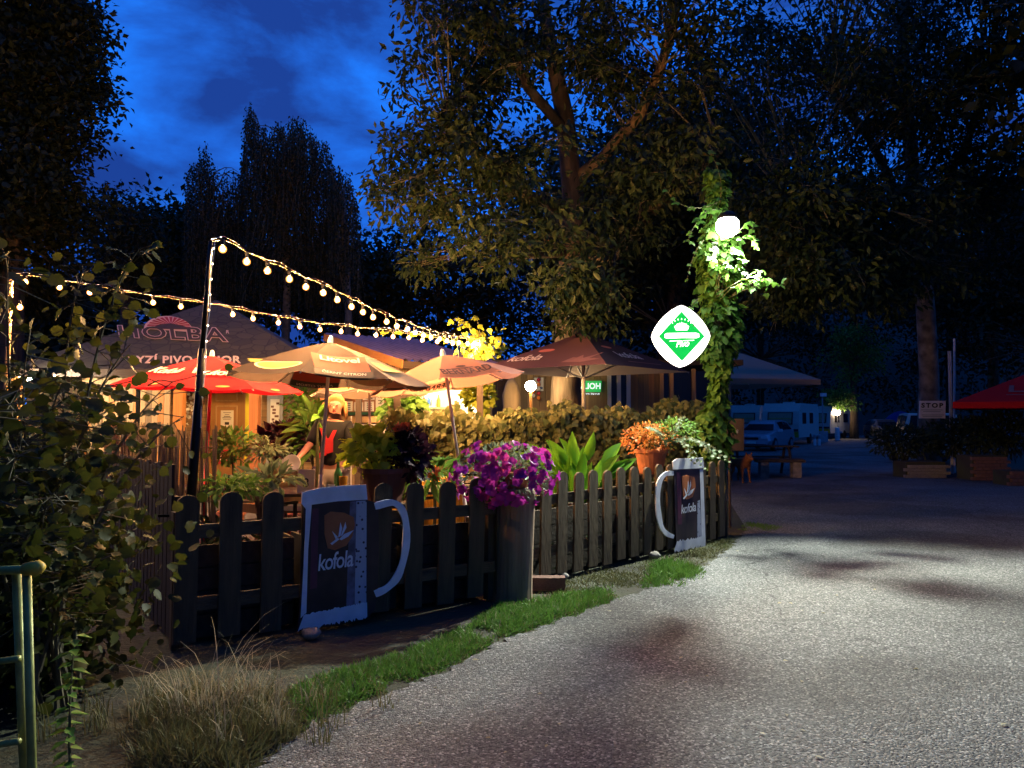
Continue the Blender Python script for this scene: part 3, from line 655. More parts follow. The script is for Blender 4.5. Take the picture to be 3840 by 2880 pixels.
# free shoots with leaves hanging in the light
def shoot(path, n, L, parent, mname, kind='ivy', part='shoot'):
    q = bezier(*path, 10); b = MB(); b.tube(q, [.006 - .0004 * i for i in range(11)], 4); b.build(part, M['stem'], parent)
    P = []; D = []; N = []
    for i in range(n):
        t = (i + .6) / n * 10; k = min(9, int(t)); p = q[k].lerp(q[k + 1], t - k); s = 1 if i % 2 else -1
        P.append(p); D.append((s * .8 + random.gauss(0, .3), -.3 + random.gauss(0, .3), -.5 + random.gauss(0, .3))); N.append((random.gauss(0, .4), -.8, .6))
    foliage('leaf', kind, M[mname], parent, P, D, N, [L * random.uniform(.6, 1.1) for _ in P], [L * random.uniform(.55, .95) for _ in P], split=len(P))
for pts, n, L in (([(2690, 760, 10.2), (2560, 820, 10.0), (2490, 700, 9.9)], 7, .10), ([(2640, 800, 10.2), (2560, 900, 10.0), (2590, 910, 10.0)], 6, .08), ([(2760, 880, 10.0), (2840, 790, 9.9), (2820, 870, 9.8)], 7, .10),
        ([(2640, 900, 10.1), (2590, 950, 10), (2575, 1060, 10)], 7, .06), ([(2620, 1120, 10.1), (2570, 1150, 10), (2595, 1215, 10)], 6, .09), ([(2700, 760, 10.1), (2720, 640, 10), (2650, 560, 10)], 8, .10), ([(2770, 900, 9.9), (2850, 860, 9.8), (2830, 930, 9.7)], 8, .10),
        ([(2690, 900, 9.9), (2660, 960, 9.75), (2680, 1000, 9.7)], 8, .12), ([(2750, 930, 9.85), (2790, 960, 9.7), (2770, 1010, 9.7)], 8, .12), ([(2710, 790, 10.0), (2640, 770, 9.8), (2610, 840, 9.7)], 8, .12)):
    shoot([W(*p) for p in pts], n, L, vine, 'leaf_vine')
# leafy shoots in front of the lamp: they throw the patches of shade on the asphalt
Ls = LC + fd * .16
for k, (sx, sy, f, r, nl) in enumerate(((2440, 2480, .16, .06, 9), (2300, 2570, .15, .045, 5), (2600, 2500, .15, .04, 4), (2050, 2780, .15, .05, 5), (2330, 2850, .15, .045, 5), (3280, 2195, .17, .06, 7), (3480, 2095, .17, .07, 9), (3720, 2040, .17, .08, 9), (3020, 2110, .18, .07, 9), (3760, 2240, .16, .05, 6), (3250, 2010, .18, .08, 10))):
    Q = G(sx, sy); c = Ls + (Q - Ls) * f; a = LP + Vector((random.uniform(-.1, .1), -.1, c.z - .15)); b = MB(); b.tube(bezier(a, a.lerp(c, .5) + Vector((0, 0, .10)), c, 5), .004, 4); b.build('shoot', M['stem'], vine)
    P = np.array(c) + RNG.normal(0, 1, (nl, 3)) * r * np.array([1, .6, .45]); foliage('leaf', 'ivy', M['leaf_vine'], vine, P, rnd(nl) + [0, 0, -.5], rnd(nl, .4) + [0, -.4, 1], RNG.uniform(.06, .10, nl), .075, split=nl)
# lit diamond sign
emit('sign_white', (1, 1, .95), 3.2); emit('sign_green', (.0, .40, .06), 1.2); mat('sign_rim', (.6, .6, .58), .4, var=.05)
SC = W(2552, 1262, 10.02); sg = thing('lit_sign', 'glowing white rounded diamond sign with green emblem on the vine post', 'sign', SC)
def rdiamond(a, h, n=7, p=1.45):
    q = []
    for k in range(4 * n):
        t = 2 * math.pi * k / (4 * n); c, s = math.cos(t), math.sin(t); q.append((a * math.copysign(abs(c) ** (2 / p), c), h * math.copysign(abs(s) ** (2 / p), s)))
    return q
sp = lambda x, z, o: SC + Vector((x, -o, z))
b = MB(); b.prism([sp(x, z, .065) for x, z in rdiamond(.372, .402)], (0, .13, 0)); b.build('light_box', M['sign_white'], sg)
gd = [(0, .325), (.300, 0), (0, -.325), (-.300, 0)]
b = MB(); b.prism([sp(x, z - .005, .0705) for x, z in gd], (0, .004, 0)); face = b.build('green_diamond', M['sign_green'], sg)
b = MB(); b.add([sp(x, z, .0735) for x, z in [(-.222, .022), (-.19, .036), (0, .040), (.19, .040), (.225, .026), (.225, -.016), (.19, -.028), (0, -.026), (-.19, -.034), (-.222, -.022)]], [tuple(range(10))]); b.build('name_band', M['sign_white'], face)
b = MB(); cr_ = [(-.075, .075), (.075, .075), (.095, .125), (.065, .145)] + [(x, z) for x, z in ((.06, .16), (.04, .152), (.03, .17), (.011, .162), (0, .185), (-.011, .162), (-.03, .17), (-.04, .152), (-.06, .16))] + [(-.065, .145), (-.095, .125)]
b.add([sp(x, z, .0735) for x, z in cr_], [tuple(range(len(cr_)))]); b.build('crown_emblem', M['sign_white'], face)
for k in range(7):
    a = math.radians(40 + k * 16.7); b = MB(); b.tube([sp(math.cos(a) * .15 , .08 + math.sin(a) * .13, .074), sp(math.cos(a) * .165, .08 + math.sin(a) * .15, .074)], .004, 4); b.build('emblem_ray', M['sign_white'], face)
letter('lettering', 'pivo', lambda x, y: sp(-.075 + x * .17, -.145 + y * .085 + x * .012, .074), M['sign_white'], face, 1, 1)
for z0, x0, x1 in ((-.072, -.16, -.06), (-.066, .02, .16)):
    b = MB(); b.add([sp(x0, z0, .074), sp(x1, z0 + .006, .074), sp(x1, z0 + .014, .074), sp(x0, z0 + .008, .074)], [(0, 1, 2, 3)]); b.build('flourish', M['sign_white'], face)
b = MB(); b.tube([SC + Vector((.30, .0, .12)), LP + Vector((-.05, 0, SC.z + .12))], .018, 6); b.tube([SC + Vector((.30, 0, -.12)), LP + Vector((-.05, 0, SC.z - .12))], .018, 6); b.build('bracket', M['black_metal'], sg)

# ================================================================ festoon lights
emit('bulb_glow', (1, .50, .17), 16500); emit('led_glow', (1, .80, .52), 6)
PB = Vector((-2.39, 5.62, 0)); PT = W(790, 905, 5.75)
pole = thing('festoon_pole', 'tall slim black pole at the fence corner holding the festoon lights', 'pole', PB)
b = MB(); b.tube([PB, PB.lerp(PT, .5), PB.lerp(PT, .72)], [.036, .034, .03], 10); b.tube([PB.lerp(PT, .70), PT], [.022, .016], 8); b.build('tube', M['black_metal'], pole, smooth=True)
b = MB(); b.tube([PB.lerp(PT, t) + Vector((.03 + .006 * math.sin(40 * t), -.012, 0)) for t in [.52 + .48 * i / 40 for i in range(41)]], .004, 5); b.build('cable', M['white_paint'], pole)
for i in range(9):
    b = MB(); b.sphere(PB.lerp(PT, .66 + .04 * i) + Vector((.032, -.014, 0)), .008, 6, 4); b.build('led', M['led_glow'], pole)
b = MB(); b.box(PB.lerp(PT, .30) + Vector((-.12, .02, 0)), (.24, .012, .02)); b.build('bracket', M['black_metal'], pole)
LT = W(42, 1032, 8.0); LBp = Vector((LT.x - .05, 8.0, 0)); pole2 = thing('festoon_pole', 'pale pole at far left behind the bush holding a festoon end', 'pole', LBp)
b = MB(); b.tube([LBp, LT], [.035, .022], 8); b.build('tube', M['wood_pale'], pole2)
for i in range(5):
    b = MB(); b.sphere(LBp.lerp(LT, .72 + .055 * i) + Vector((.03, -.02, 0)), .012, 6, 4); b.build('led', M['led_glow'], pole2)
_bulb = MB(); _bulb.lathe([(.010, .0), (.022, -.010), (.033, -.028), (.036, -.045), (.031, -.063), (.018, -.078), (.004, -.083)], n=12)
def bulb_glass():                     # amber frosted glass that glows and lets the filament's light through
    m, t, b_ = nodes_of('bulb_glass'); t.nodes.remove(b_); tr = t.nodes.new('ShaderNodeBsdfTransparent'); em = t.nodes.new('ShaderNodeEmission'); em.inputs[0].default_value = (1, .36, .07, 1); em.inputs[1].default_value = 3.4
    ad = t.nodes.new('ShaderNodeMixShader'); ad.inputs[0].default_value = .55; t.links.new(tr.outputs[0], ad.inputs[1]); t.links.new(em.outputs[0], ad.inputs[2]); t.links.new(ad.outputs[0], t.nodes['Material Output'].inputs[0])
bulb_glass()
_bulb = MB(); _bulb.sphere((0, 0, -.030), .031, 12, 8)
bulb_me = bpy.data.meshes.new('bulb'); bulb_me.from_pydata(_bulb.v, [], _bulb.f); bulb_me.materials.append(M['bulb_glass']); bulb_me.polygons.foreach_set('use_smooth', [True] * len(_bulb.f))
_fl = MB(); _fl.sphere((0, 0, -.030), (.015, .015, .017), 8, 6); fil_me = bpy.data.meshes.new('filament'); fil_me.from_pydata(_fl.v, [], _fl.f); fil_me.materials.append(M['bulb_glow'])
_sk = MB(); _sk.lathe([(.006, .045), (.016, .04), (.016, .0)], n=8)
sock_me = bpy.data.meshes.new('socket'); sock_me.from_pydata(_sk.v, [], _sk.f); sock_me.materials.append(M['black_metal'])
def festoon(label, px, d0, d1, start, end, extra=()):
    root = thing('festoon_lights', label, 'string lights', start)
    x0, x1 = px[0][0], px[-1][0]; pts = []
    for x, y in px:
        t = (x - x0) / (x1 - x0); d = 1 / ((1 - t) / d0 + t / d1); pts.append(W(x, y, d))
    up = Vector((0, 0, .085)); wire = [Vector(start)]
    for i, p in enumerate(pts):
        wire.append(p + up)
        if i < len(pts) - 1: wire.append((p + pts[i + 1]) / 2 + up + Vector((0, 0, .012)))
    wire.append(Vector(end)); b = MB(); b.tube(wire, .0035, 5); b.build('wire', M['twig'], root)
    wire2 = [w_ + Vector((0, .01, .018 + .012 * math.sin(i * 1.3))) for i, w_ in enumerate(wire)]; b = MB(); b.tube(wire2, .002, 4); b.build('carrier_wire', M['steel'], root)
    for p in list(pts) + list(extra):
        a = bpy.data.objects.new('socket', sock_me); link(a, root); a.location = Vector(p) + Vector((0, 0, .042)) - root.location
        c = bpy.data.objects.new('bulb', bulb_me); link(c, root); c.location = Vector(p) + Vector((0, 0, .042)) - root.location
        f_ = bpy.data.objects.new('filament', fil_me); link(f_, c)
    return root
EP = W(1800, 1283, 10.7)
Bpx = [(835, 940), (925, 987), (1003, 1021), (1085, 1052), (1147, 1081), (1212, 1103), (1265, 1129), (1318, 1155), (1361, 1175), (1399, 1194), (1450, 1211), (1488, 1228), (1528, 1238), (1556, 1252), (1588, 1261), (1616, 1269), (1649, 1275), (1676, 1282), (1720, 1289), (1754, 1293), (1788, 1293)]
Apx = [(95, 1062), (223, 1082), (337, 1101), (460, 1122), (574, 1139), (678, 1154), (774, 1165), (873, 1183), (949, 1199), (1044, 1214), (1124, 1229), (1200, 1240), (1279, 1247), (1341, 1256), (1410, 1260), (1474, 1266), (1533, 1270), (1584, 1279), (1640, 1285), (1698, 1291), (1770, 1296)]
festoon('upper strand of warm bulbs falling from the black pole towards the kiosk', Bpx, 5.85, 10.5, PT, EP)
festoon('lower strand of warm bulbs from the far left pole towards the kiosk', Apx, 8.0, 10.55, LT, EP + Vector((-.05, .05, -.05)), [W(75, 1157, 8.0)])
# ---------------------------------------------------------------- parasols
def parasol(label, loc, tilt, n, R, rim, apex, cols, pole_r, pole_m, prints=(), rot=0, sag=.03, curve=1.0, base=True, group=None, valance=0, finial='white_paint', name='parasol', polebot=0.0, ribs=True):
    """prints: (azimuth in local degrees, key, s, width, material, x offset, both sides)"""
    root = thing(name, label, 'parasol', loc, tilt, group)
    ang = [rot + 2 * math.pi * k / n for k in range(n)]
    def rib(a, s): return Vector((math.cos(a) * R * s, math.sin(a) * R * s, apex - (apex - rim) * (s ** curve)))
    def surf(k, s, t, o=0):
        a, c = rib(ang[k], s), rib(ang[(k + 1) % n], s); p = a.lerp(c, t)
        p.z -= sag * math.sin(math.pi * t) * s
        if o:
            am = (ang[k] + math.pi / n); sl = math.atan2(apex - rim, R * math.cos(math.pi / n)); p += Vector((math.cos(am) * math.sin(sl), math.sin(am) * math.sin(sl), math.cos(sl))) * o
        return p
    panels = []
    for k in range(n):
        b = MB(); b.grid(lambda u, v: surf(k, .02 + .98 * v, u), 8, 8)
        if valance: b.grid(lambda u, v: surf(k, 1, u) - Vector((0, 0, valance * v)), 8, 1)
        o = b.build('panel', M[cols[k % len(cols)]], root, local=True, smooth=True); panels.append(o)
    for pi_, (az, key, s, w, m, xo, both, vh) in enumerate(prints):
        k = min(range(n), key=lambda q: abs(((math.degrees(ang[q] + math.pi / n) - az + 180) % 360) - 180))
        ch = 2 * R * math.sin(math.pi / n); slope = math.hypot(R * math.cos(math.pi / n), apex - rim)
        lift = .004 + .002 * (pi_ % 4)
        for side in ((1, -1) if both else (1,)):
            if isinstance(key, str):
                vs_, fs_, asp = TXT[key]; h = vh if vh else w / asp; pts_ = [((u - .5) * w, v * h) for u, v in vs_]; fc = fs_
            elif key[0] == 'rect':
                _, a_, h_, cx_2, cy_2 = key; pts_ = [(cx_2 - a_ + 2 * a_ * i / 8, cy_2 - h_ + 2 * h_ * j / 5) for j in range(6) for i in range(9)]; fc = [(j * 9 + i, j * 9 + i + 1, j * 9 + i + 10, j * 9 + i + 9) for j in range(5) for i in range(8)]
            else:
                mx_, my_ = sum(p[0] for p in key) / len(key), sum(p[1] for p in key) / len(key); nk = len(key); pts_ = [(mx_, my_)] + [(mx_ + (x - mx_) * .5, my_ + (y - my_) * .5) for x, y in key] + list(key)
                fc = [(0, 1 + i, 1 + (i + 1) % nk) for i in range(nk)] + [(1 + i, 1 + nk + i, 1 + nk + (i + 1) % nk, 1 + (i + 1) % nk) for i in range(nk)]
            b = MB(); b.add([surf(k, max(.03, s - y / slope), .5 + (x + xo) / (ch * max(.05, s - y / slope)), (.016 if isinstance(key, str) else lift) * side) for x, y in pts_], fc)
            b.build('lettering' if isinstance(key, str) else 'print', M[m], panels[k], local=True)
    b = MB(); b.tube([(0, 0, polebot), (0, 0, (polebot + apex) * .45)], pole_r * 1.25, 10); b.tube([(0, 0, (polebot + apex) * .45), (0, 0, apex - .01)], pole_r, 10); b.build('pole', M[pole_m], root, local=True, smooth=True)
    if ribs:
        for k in range(n):
            b = MB(); b.tube([rib(ang[k], s) - Vector((0, 0, .018)) for s in (.03, .5, .985)], .008, 4); b.build('rib', M[pole_m if n == 4 else 'white_paint'], root, local=True)
            if n == 4:
                b = MB(); b.tube([(0, 0, rim - .12), rib(ang[k], .52) - Vector((0, 0, .03))], .014, 5); b.build('strut', M[pole_m], root, local=True)
    b = MB(); b.lathe([(.030, apex - .015), (.026, apex + .03), (.016, apex + .06), (.004, apex + .065)], n=10); b.build('finial', M[finial], root, local=True)
    return root
cloth('fab_red', (.50, .010, .018), .35); cloth('fab_dkred', (.58, .014, .020), .2); cloth('fab_brown', (.060, .044, .038), .25); cloth('fab_brown2', (.095, .070, .060), .28); cloth('fab_beige', (.26, .185, .14), .3); cloth('fab_lemon', (.66, .34, .08), .35); cloth('fab_olive', (.32, .27, .05), .3)
cloth('fab_salmon', (.46, .21, .155), .38); cloth('fab_plum', (.135, .062, .066), .22); cloth('fab_plum_shade', (.052, .032, .042), .2); cloth('fab_cream', (.42, .32, .24), .25)
mat('print_white', (.78, .62, .55), .8, var=.08); mat('print_red', (.55, .07, .035), .8, var=.1); mat('print_dark', (.055, .014, .012), .8, var=.1); mat('print_lemon', (.60, .27, .06), .8, var=.12); mat('print_cream', (.80, .55, .33), .8, var=.1)
mat('print_pink', (.66, .17, .12), .8, var=.1); mat('print_plum', (.23, .10, .095), .8, var=.1); mat('print_olive', (.33, .30, .06), .8); mat('print_orange', (.80, .25, .05), .8, var=.1)
def oval(a, h, cx=0, cy=0, n=20): return [(cx + a * math.cos(2 * math.pi * i / n), cy + h * math.sin(2 * math.pi * i / n)) for i in range(n)]
def rect(a, h, cx=0, cy=0): return ('rect', a, h, cx, cy)
p0 = W(785, 1400, 8.7)
parasol('bright red parasol with white lettering behind the black pole', (p0.x - .05, 8.7, .1), (0, .035, 0), 8, 1.06, 1.82, 2.20, ['fab_red'], .018, 'red_sign',
    [(-112, 'kofola_red', .66, .44, 'print_white', -.02, False, .15), (-68, 'kofola_red', .66, .44, 'print_white', .02, False, .15)] + [(a, oval(.07, .025, x), .93, 1, 'print_orange', 0, False, 0) for a, x in ((-112, .15), (-68, .1), (-150, -.1), (-30, 0))], rot=0, curve=1.15)
p0 = W(1180, 1880, 7.0); ap = W(1235, 1300, 7.0); tl = math.atan2(ap.x - p0.x, ap.z - .1)
px = p0.x
lit_pr = lambda az: [(az, rect(.23, .17, 0, .1), .80, 1, 'print_red', 0, True, 0), (az, 'litovel', .68, .34, 'print_white', 0, True, .10), (az, rect(.24, .06, 0, .02), .95, 1, 'dark_brown', 0, True, 0), (az, 'cerny', .96, .36, 'print_white', 0, True, .055)]
lem_pr = lambda az: [(az, oval(.24, .085), .80, 1, 'print_cream', 0, True, 0), (az, oval(.21, .068), .80, 1, 'print_lemon', 0, True, 0), (az, [(-.36, .04), (-.22, .08), (-.24, .0)], .80, 1, 'print_olive', 0, True, 0)]
parasol('brown parasol with lemon print and red panel, tilted, in front of the waitress', (px + .10 * tl, 6.95, .1), (-.03, tl, 0), 8, .94, 1.84, 2.19, ['fab_brown2', 'fab_brown', 'fab_brown2', 'fab_beige'], .016, 'print_white',
    lit_pr(-68) + lem_pr(-112) + lit_pr(112) + lem_pr(68) + [(-22, [(-.2, 0), (.2, .05), (.1, .22), (-.1, .2)], .8, 1, 'print_olive', 0, True, 0), (-158, oval(.16, .10), .75, 1, 'print_lemon', 0, True, 0)], rot=0, curve=1.2)
p0 = W(1400, 1480, 9.3)
parasol('second brown lemon-print parasol, mostly hidden behind the first', (p0.x, 9.2, .1), (-.02, -.02, 0), 8, .72, 1.78, 2.06, ['fab_beige', 'fab_brown2'], .016, 'print_white', lem_pr(-112)[:2] + [(-68, rect(.2, .05, 0, .03), .93, 1, 'print_red', 0, True, 0), (-68, 'cerny', .95, .36, 'print_white', 0, True, .06)], rot=0, curve=1.2)
p0 = W(1762, 1560, 7.9)
parasol('salmon pink parasol with dark lettering, tilted down to the left', (p0.x + .05, 7.8, .1), (-.02, -.15, 0), 8, .80, 1.87, 2.16, ['fab_salmon'], .016, 'print_white',
    [(-68, 'bernard', .93, .50, 'print_dark', -.0, False, .13), (-68, oval(.12, .012, 0, .17), .93, 1, 'print_dark', 0, False, 0), (-68, oval(.05, .03, 0, .22), .93, 1, 'print_dark', 0, False, 0), (112, 'bernard', .90, .46, 'print_dark', 0, True, .10)], rot=0, curve=1.25)
p0 = W(2188, 1400, 12.6)
leaf_print = [(x * .48, y * .5) for x, y in [(-.5, 0), (-.25, .35), (-.15, .2), (.05, .5), (.2, .25), (.75, .62), (.45, .2), (.9, .12), (.3, -.05)]]
parasol('large square plum parasol over the hedge with white lettering on two faces', (p0.x, 12.6, .1), (0, 0, 0), 4, 1.80, 2.25, 2.90, ['fab_plum_shade', 'fab_cream', 'fab_cream', 'fab_plum'], .032, 'alu',
    [(-140, 'kofola', .80, .66, 'print_white', -.45, False, .22), (-140, oval(.16, .06), .52, 1, 'print_pink', -.25, False, 0), (-140, leaf_print, .90, 1, 'print_plum', .62, False, 0), (-50, 'kofola', .76, .66, 'print_white', -.05, False, .22), (-50, oval(.14, .05), .46, 1, 'print_pink', -.22, False, 0), (-50, rect(.5, .012), .86, 1, 'print_plum', .1, False, 0)], rot=math.radians(-85), sag=.0, valance=.0, finial='grey_paint')  # right face's shade and lamp-lit underside are put into the cloth colours
p0 = W(2735, 1400, 22)
parasol('large square grey-beige parasol behind the vine post, lit from below', (p0.x, 22, 0), (0, 0, 0), 4, 2.45, 2.62, 3.55, ['fab_cream'], .04, 'alu', [], rot=math.radians(-30), sag=.0, valance=.14, finial='grey_paint')
p0 = W(3975, 1500, 20)
parasol('dark red parasol with white lettering at the right edge', (p0.x, 20, 0), (0, 0, 0), 4, 3.3, 1.98, 3.05, ['fab_dkred'], .03, 'alu', [(-122, 'litovel', .78, 1.9, 'print_plum', -.2, False, .42), (-122, rect(1.1, .02), .84, 1, 'print_plum', -.1, False, 0), (-122, 'sub', .95, 1.6, 'print_pink', .2, False, .07)], rot=math.radians(-167), sag=0, valance=.16)
# ================================================================ pavilion with printed tent roof and the hut behind it
def stone_print():
    m, t, b = nodes_of('stone_print'); L = t.links.new
    tcn = t.nodes.new('ShaderNodeTexCoord'); mp_ = t.nodes.new('ShaderNodeMapping'); mp_.inputs['Scale'].default_value = (1, 1, 1.5); L(tcn.outputs['Object'], mp_.inputs[0])
    v1 = t.nodes.new('ShaderNodeTexVoronoi'); v1.feature = 'DISTANCE_TO_EDGE'; v1.inputs['Scale'].default_value = 4.6; L(mp_.outputs[0], v1.inputs['Vector'])
    v2 = t.nodes.new('ShaderNodeTexVoronoi'); v2.inputs['Scale'].default_value = 4.6; L(mp_.outputs[0], v2.inputs['Vector'])
    r = t.nodes.new('ShaderNodeValToRGB'); r.color_ramp.elements[0].position = .0; r.color_ramp.elements[0].color = (.018, .013, .011, 1); r.color_ramp.elements[1].position = .07; r.color_ramp.elements[1].color = (.060, .052, .030, 1)
    L(v1.outputs['Distance'], r.inputs[0]); hs = t.nodes.new('ShaderNodeMix'); hs.data_type = 'RGBA'; hs.blend_type = 'MULTIPLY'; hs.inputs[0].default_value = .45
    L(r.outputs[0], hs.inputs[6]); sp_ = t.nodes.new('ShaderNodeSeparateColor'); L(v2.outputs['Color'], sp_.inputs[0]); L(sp_.outputs[0], hs.inputs[7])
    L(hs.outputs[2], b.inputs['Base Color']); b.inputs['Roughness'].default_value = .75
stone_print()
eav = [W(20, 1392, 12), W(1225, 1378, 12.4)]; zE = 2.36; eav[0].z = eav[1].z = zE
ex = (eav[1] - eav[0]); wv = ex.length; ex.normalize(); ey = Vector((-ex.y, ex.x, 0)); apx = eav[0] + ex * wv * .5 + ey * wv * .5; apx.z = 3.85
pav = thing('pavilion', 'open pavilion with dark stone-patterned tent roof and large lettering', 'pavilion', (eav[0].x, eav[0].y, .1))
cn = [eav[0], eav[1], eav[1] + ey * wv, eav[0] + ey * wv]
b = MB(); b.grid(lambda u, v: (cn[0].lerp(cn[1], u)).lerp(apx, v * .995), 6, 6); rf = b.build('roof', M['stone_print'], pav)
for k in (1, 2, 3):
    b = MB(); b.grid(lambda u, v: (cn[k].lerp(cn[(k + 1) % 4], u)).lerp(apx, v * .995), 4, 4); b.build('roof', M['stone_print'], pav)
for k in range(4): ubox('valance', (cn[k] + cn[(k + 1) % 4]) / 2 - Vector((0, 0, .06)), (wv, .02, .12), M['dark_brown'], pav, ((cn[(k + 1) % 4] - cn[k]).normalized(), (ey, -ex, -ey, ex)[k], Vector((0, 0, 1))))
rn = (cn[1] - cn[0]).cross(apx - cn[0]).normalized()
if rn.y > 0: rn = -rn
pr = Plane((0, 0), (1, 0))
def onroof(sx, sy, o):
    r = ray(sx, sy); k = (cn[0] + rn * o - CAM).dot(rn) / r.dot(rn); return CAM + r * k
mat('roof_line', (.62, .40, .34), .8, var=.06); mat('roof_text', (.80, .56, .43), .8, var=.06); mat('roof_red', (.36, .035, .05), .8, var=.1)
def lerp2(a, c, t): return (a[0] + (c[0] - a[0]) * t, a[1] + (c[1] - a[1]) * t)
# outlined slab letters: pale outline, dark filling
for o_, m_, kk in ((.012, 'roof_line', 'holba'), (.022, 'dark_brown', 'holba_in')):
    letter('lettering', kk, lambda x, y: onroof(438 + x * 420, 1262 + x * 18 - y * (44 + 8 * x), o_), M[m_], rf, 1, 1)
letter('lettering', 'ryzi', lambda x, y: onroof(482 + x * 422, 1361 - y * 34, .012), M['roof_text'], rf, 1, 1)
b = MB(); sun = [(540 + 92 + 92 * -math.cos(math.pi * k / 16), 1232 + 14 * (k / 16) - 54 * math.sin(math.pi * k / 16)) for k in range(17)]
b.add([onroof(x, y, .010) for x, y in sun], [tuple(range(17))]); b.build('print', M['roof_line'], rf)
for k in range(14):
    a0, a1 = math.pi * (k + .12) / 14, math.pi * (k + .80) / 14; b = MB()
    P_ = [(640 - 14 * math.cos(a0), 1222 - 8 * math.sin(a0)), (632 - 84 * math.cos(a0), 1234 - 46 * math.sin(a0)), (632 - 84 * math.cos(a1), 1234 - 46 * math.sin(a1)), (640 - 14 * math.cos(a1), 1222 - 8 * math.sin(a1))]
    b.add([onroof(x, y, .018) for x, y in P_], [(0, 1, 2, 3)]); b.build('print_ray', M['roof_red'], rf)
b = MB(); b.add([onroof(x, y, .026) for x, y in ((560, 1232), (600, 1216), (640, 1212), (690, 1222), (715, 1236), (640, 1234))], [tuple(range(6))]); b.build('print', M['dark_brown'], rf)
letter('lettering', 'reg', lambda x, y: onroof(848 + x * 12, 1250 - y * 12, .012), M['roof_line'], rf, 1, 1)
for sx, m_ in ((674, 'wood_orange'), (957, 'wood_red'), (1215, 'wood_red'), (60, 'wood_orange')):
    q = W(sx, 1500, 12.25); ubox('post', (q.x, q.y, 1.23), (.145, .145, 2.26), M[m_], pav)
q = W(518, 1500, 12.15); ubox('downpipe', (q.x, q.y, 1.2), (.05, .05, 2.2), M['black_metal'], pav)
# the hut
HY = 14.5; hx = lambda sx, d=HY: (sx - 1920) / 2884 * d
hut = thing('wooden_hut', 'wooden hut wall with horizontal siding under the pavilion roof', 'hut', (hx(350), HY, .1))
for k in range(20):
    z = .16 + k * .125
    for x0, x1 in ((hx(100), hx(788)), (hx(918), hx(1200))): ubox('siding_board', ((x0 + x1) / 2, HY + random.uniform(0, .012), z), (x1 - x0, .03, .108), M['siding'], hut)
ubox('wall_core', ((hx(100) + hx(1200)) / 2, HY + .1, 1.35), (hx(1200) - hx(100), .12, 2.5), M['wood_grey'], hut)
xm = (hx(795) + hx(912)) / 2; dw = hx(912) - hx(795)
dr = MB(); dr.box((xm, HY - .02, 1.17), (dw, .05, 2.10)); door = dr.build('door', M['wood_door'], hut)
for s in (-1, 1): ubox('door_frame', (xm + s * (dw / 2 + .035), HY - .02, 1.17), (.06, .10, 2.14), M['wood_door'], hut)
for z, h in ((2.02, .22), (1.50, .62), (.72, .60)):
    for s in (-1, 1): ubox('panel_moulding', (xm + s * dw * .33, HY - .052, z), (.025, .02, h), M['wood_pale'], door)
    for s in (-1, 1): ubox('panel_moulding', (xm, HY - .052, z + s * h / 2), (dw * .68, .02, .025), M['wood_pale'], door)
b = MB(); b.tube([(xm - dw * .42, HY - .09, 1.12), (xm - dw * .26, HY - .09, 1.12)], .012, 6); b.box((xm - dw * .42, HY - .05, 1.08), (.03, .02, .2)); b.build('handle', M['alu'], door)
def notice(label, plane_fn, w, h, lines, m='paper', name='notice', title=None):
    p = plane_fn(0, 0, 0); root = thing(name, label, 'notice', p)
    b = MB(); b.add([plane_fn(x, z, 0) for x, z in ((-w / 2, -h / 2), (w / 2, -h / 2), (w / 2, h / 2), (-w / 2, h / 2))] + [plane_fn(x, z, -.004) for x, z in ((-w / 2, -h / 2), (w / 2, -h / 2), (w / 2, h / 2), (-w / 2, h / 2))], [(0, 1, 2, 3), (7, 6, 5, 4), (0, 4, 5, 1), (1, 5, 6, 2), (2, 6, 7, 3), (3, 7, 4, 0)]); b.build('sheet', M[m], root)
    for (z, l, t_) in lines:
        b = MB(); b.add([plane_fn(x * w, zz * h, .004) for x, zz in ((-l / 2, z - t_), (l / 2, z - t_), (l / 2, z + t_), (-l / 2, z + t_))], [(0, 1, 2, 3)]); b.build('print_line', M['ink'], root)
    return root
notice('white notice sheet taped to the hut door', lambda x, z, o: Vector((xm + .02 + x, HY - .068 - o, 1.55 + z)), .24, .36, [(.38, .6, .012), (.28, .35, .012), (.19, .5, .018), (.11, .7, .018), (.02, .6, .010), (-.18, .34, .07), (-.40, .55, .018)])
notice('small white label above the notice on the hut door', lambda x, z, o: Vector((xm + x, HY - .068 - o, 2.16 + z)), .30, .07, [])
rsn = thing('red_poster', 'small red poster with white lettering low on the hut door', 'poster', (xm, HY - .07, .86)); ubox('sheet', (xm, HY - .068, .86), (.34, .008, .26), M['red_sign'], rsn)
letter('lettering', 'pigeon', lambda x, y: Vector((xm - .16 + x * .32, HY - .076, .80 + y * .11)), M['paper'], rsn, 1, 1)
tag(ubox('yellow_panel', (hx(931), HY - .05, 1.3), (.085, .03, 2.1), M['yellow_panel']), 'bright yellow vertical strip panel beside the hut door', 'panel')
b = MB(); b.tube([(hx(981), HY - .1, .1), (hx(981), HY - .1, 2.4)], .03, 8); tag(b.build('drain_pipe', M['white_paint']), 'white vertical pipe right of the wooden post', 'pipe')
wb = thing('menu_poster', 'narrow pale poster with reddish drawing on a grey panel of the hut', 'poster', (hx(1035), HY - .06, 1.6)); ubox('panel', (hx(1035), HY - .04, 1.5), (.30, .03, 1.6), M['grey_paint'], wb); ubox('sheet', (hx(1035), HY - .062, 1.72), (.17, .012, .44), M['paper'], wb)
for k in range(6): ubox('print_blot', (hx(1035) + random.uniform(-.05, .06), HY - .07, 1.56 + k * .06), (random.uniform(.04, .09), .004, .04), M['brick'], wb)
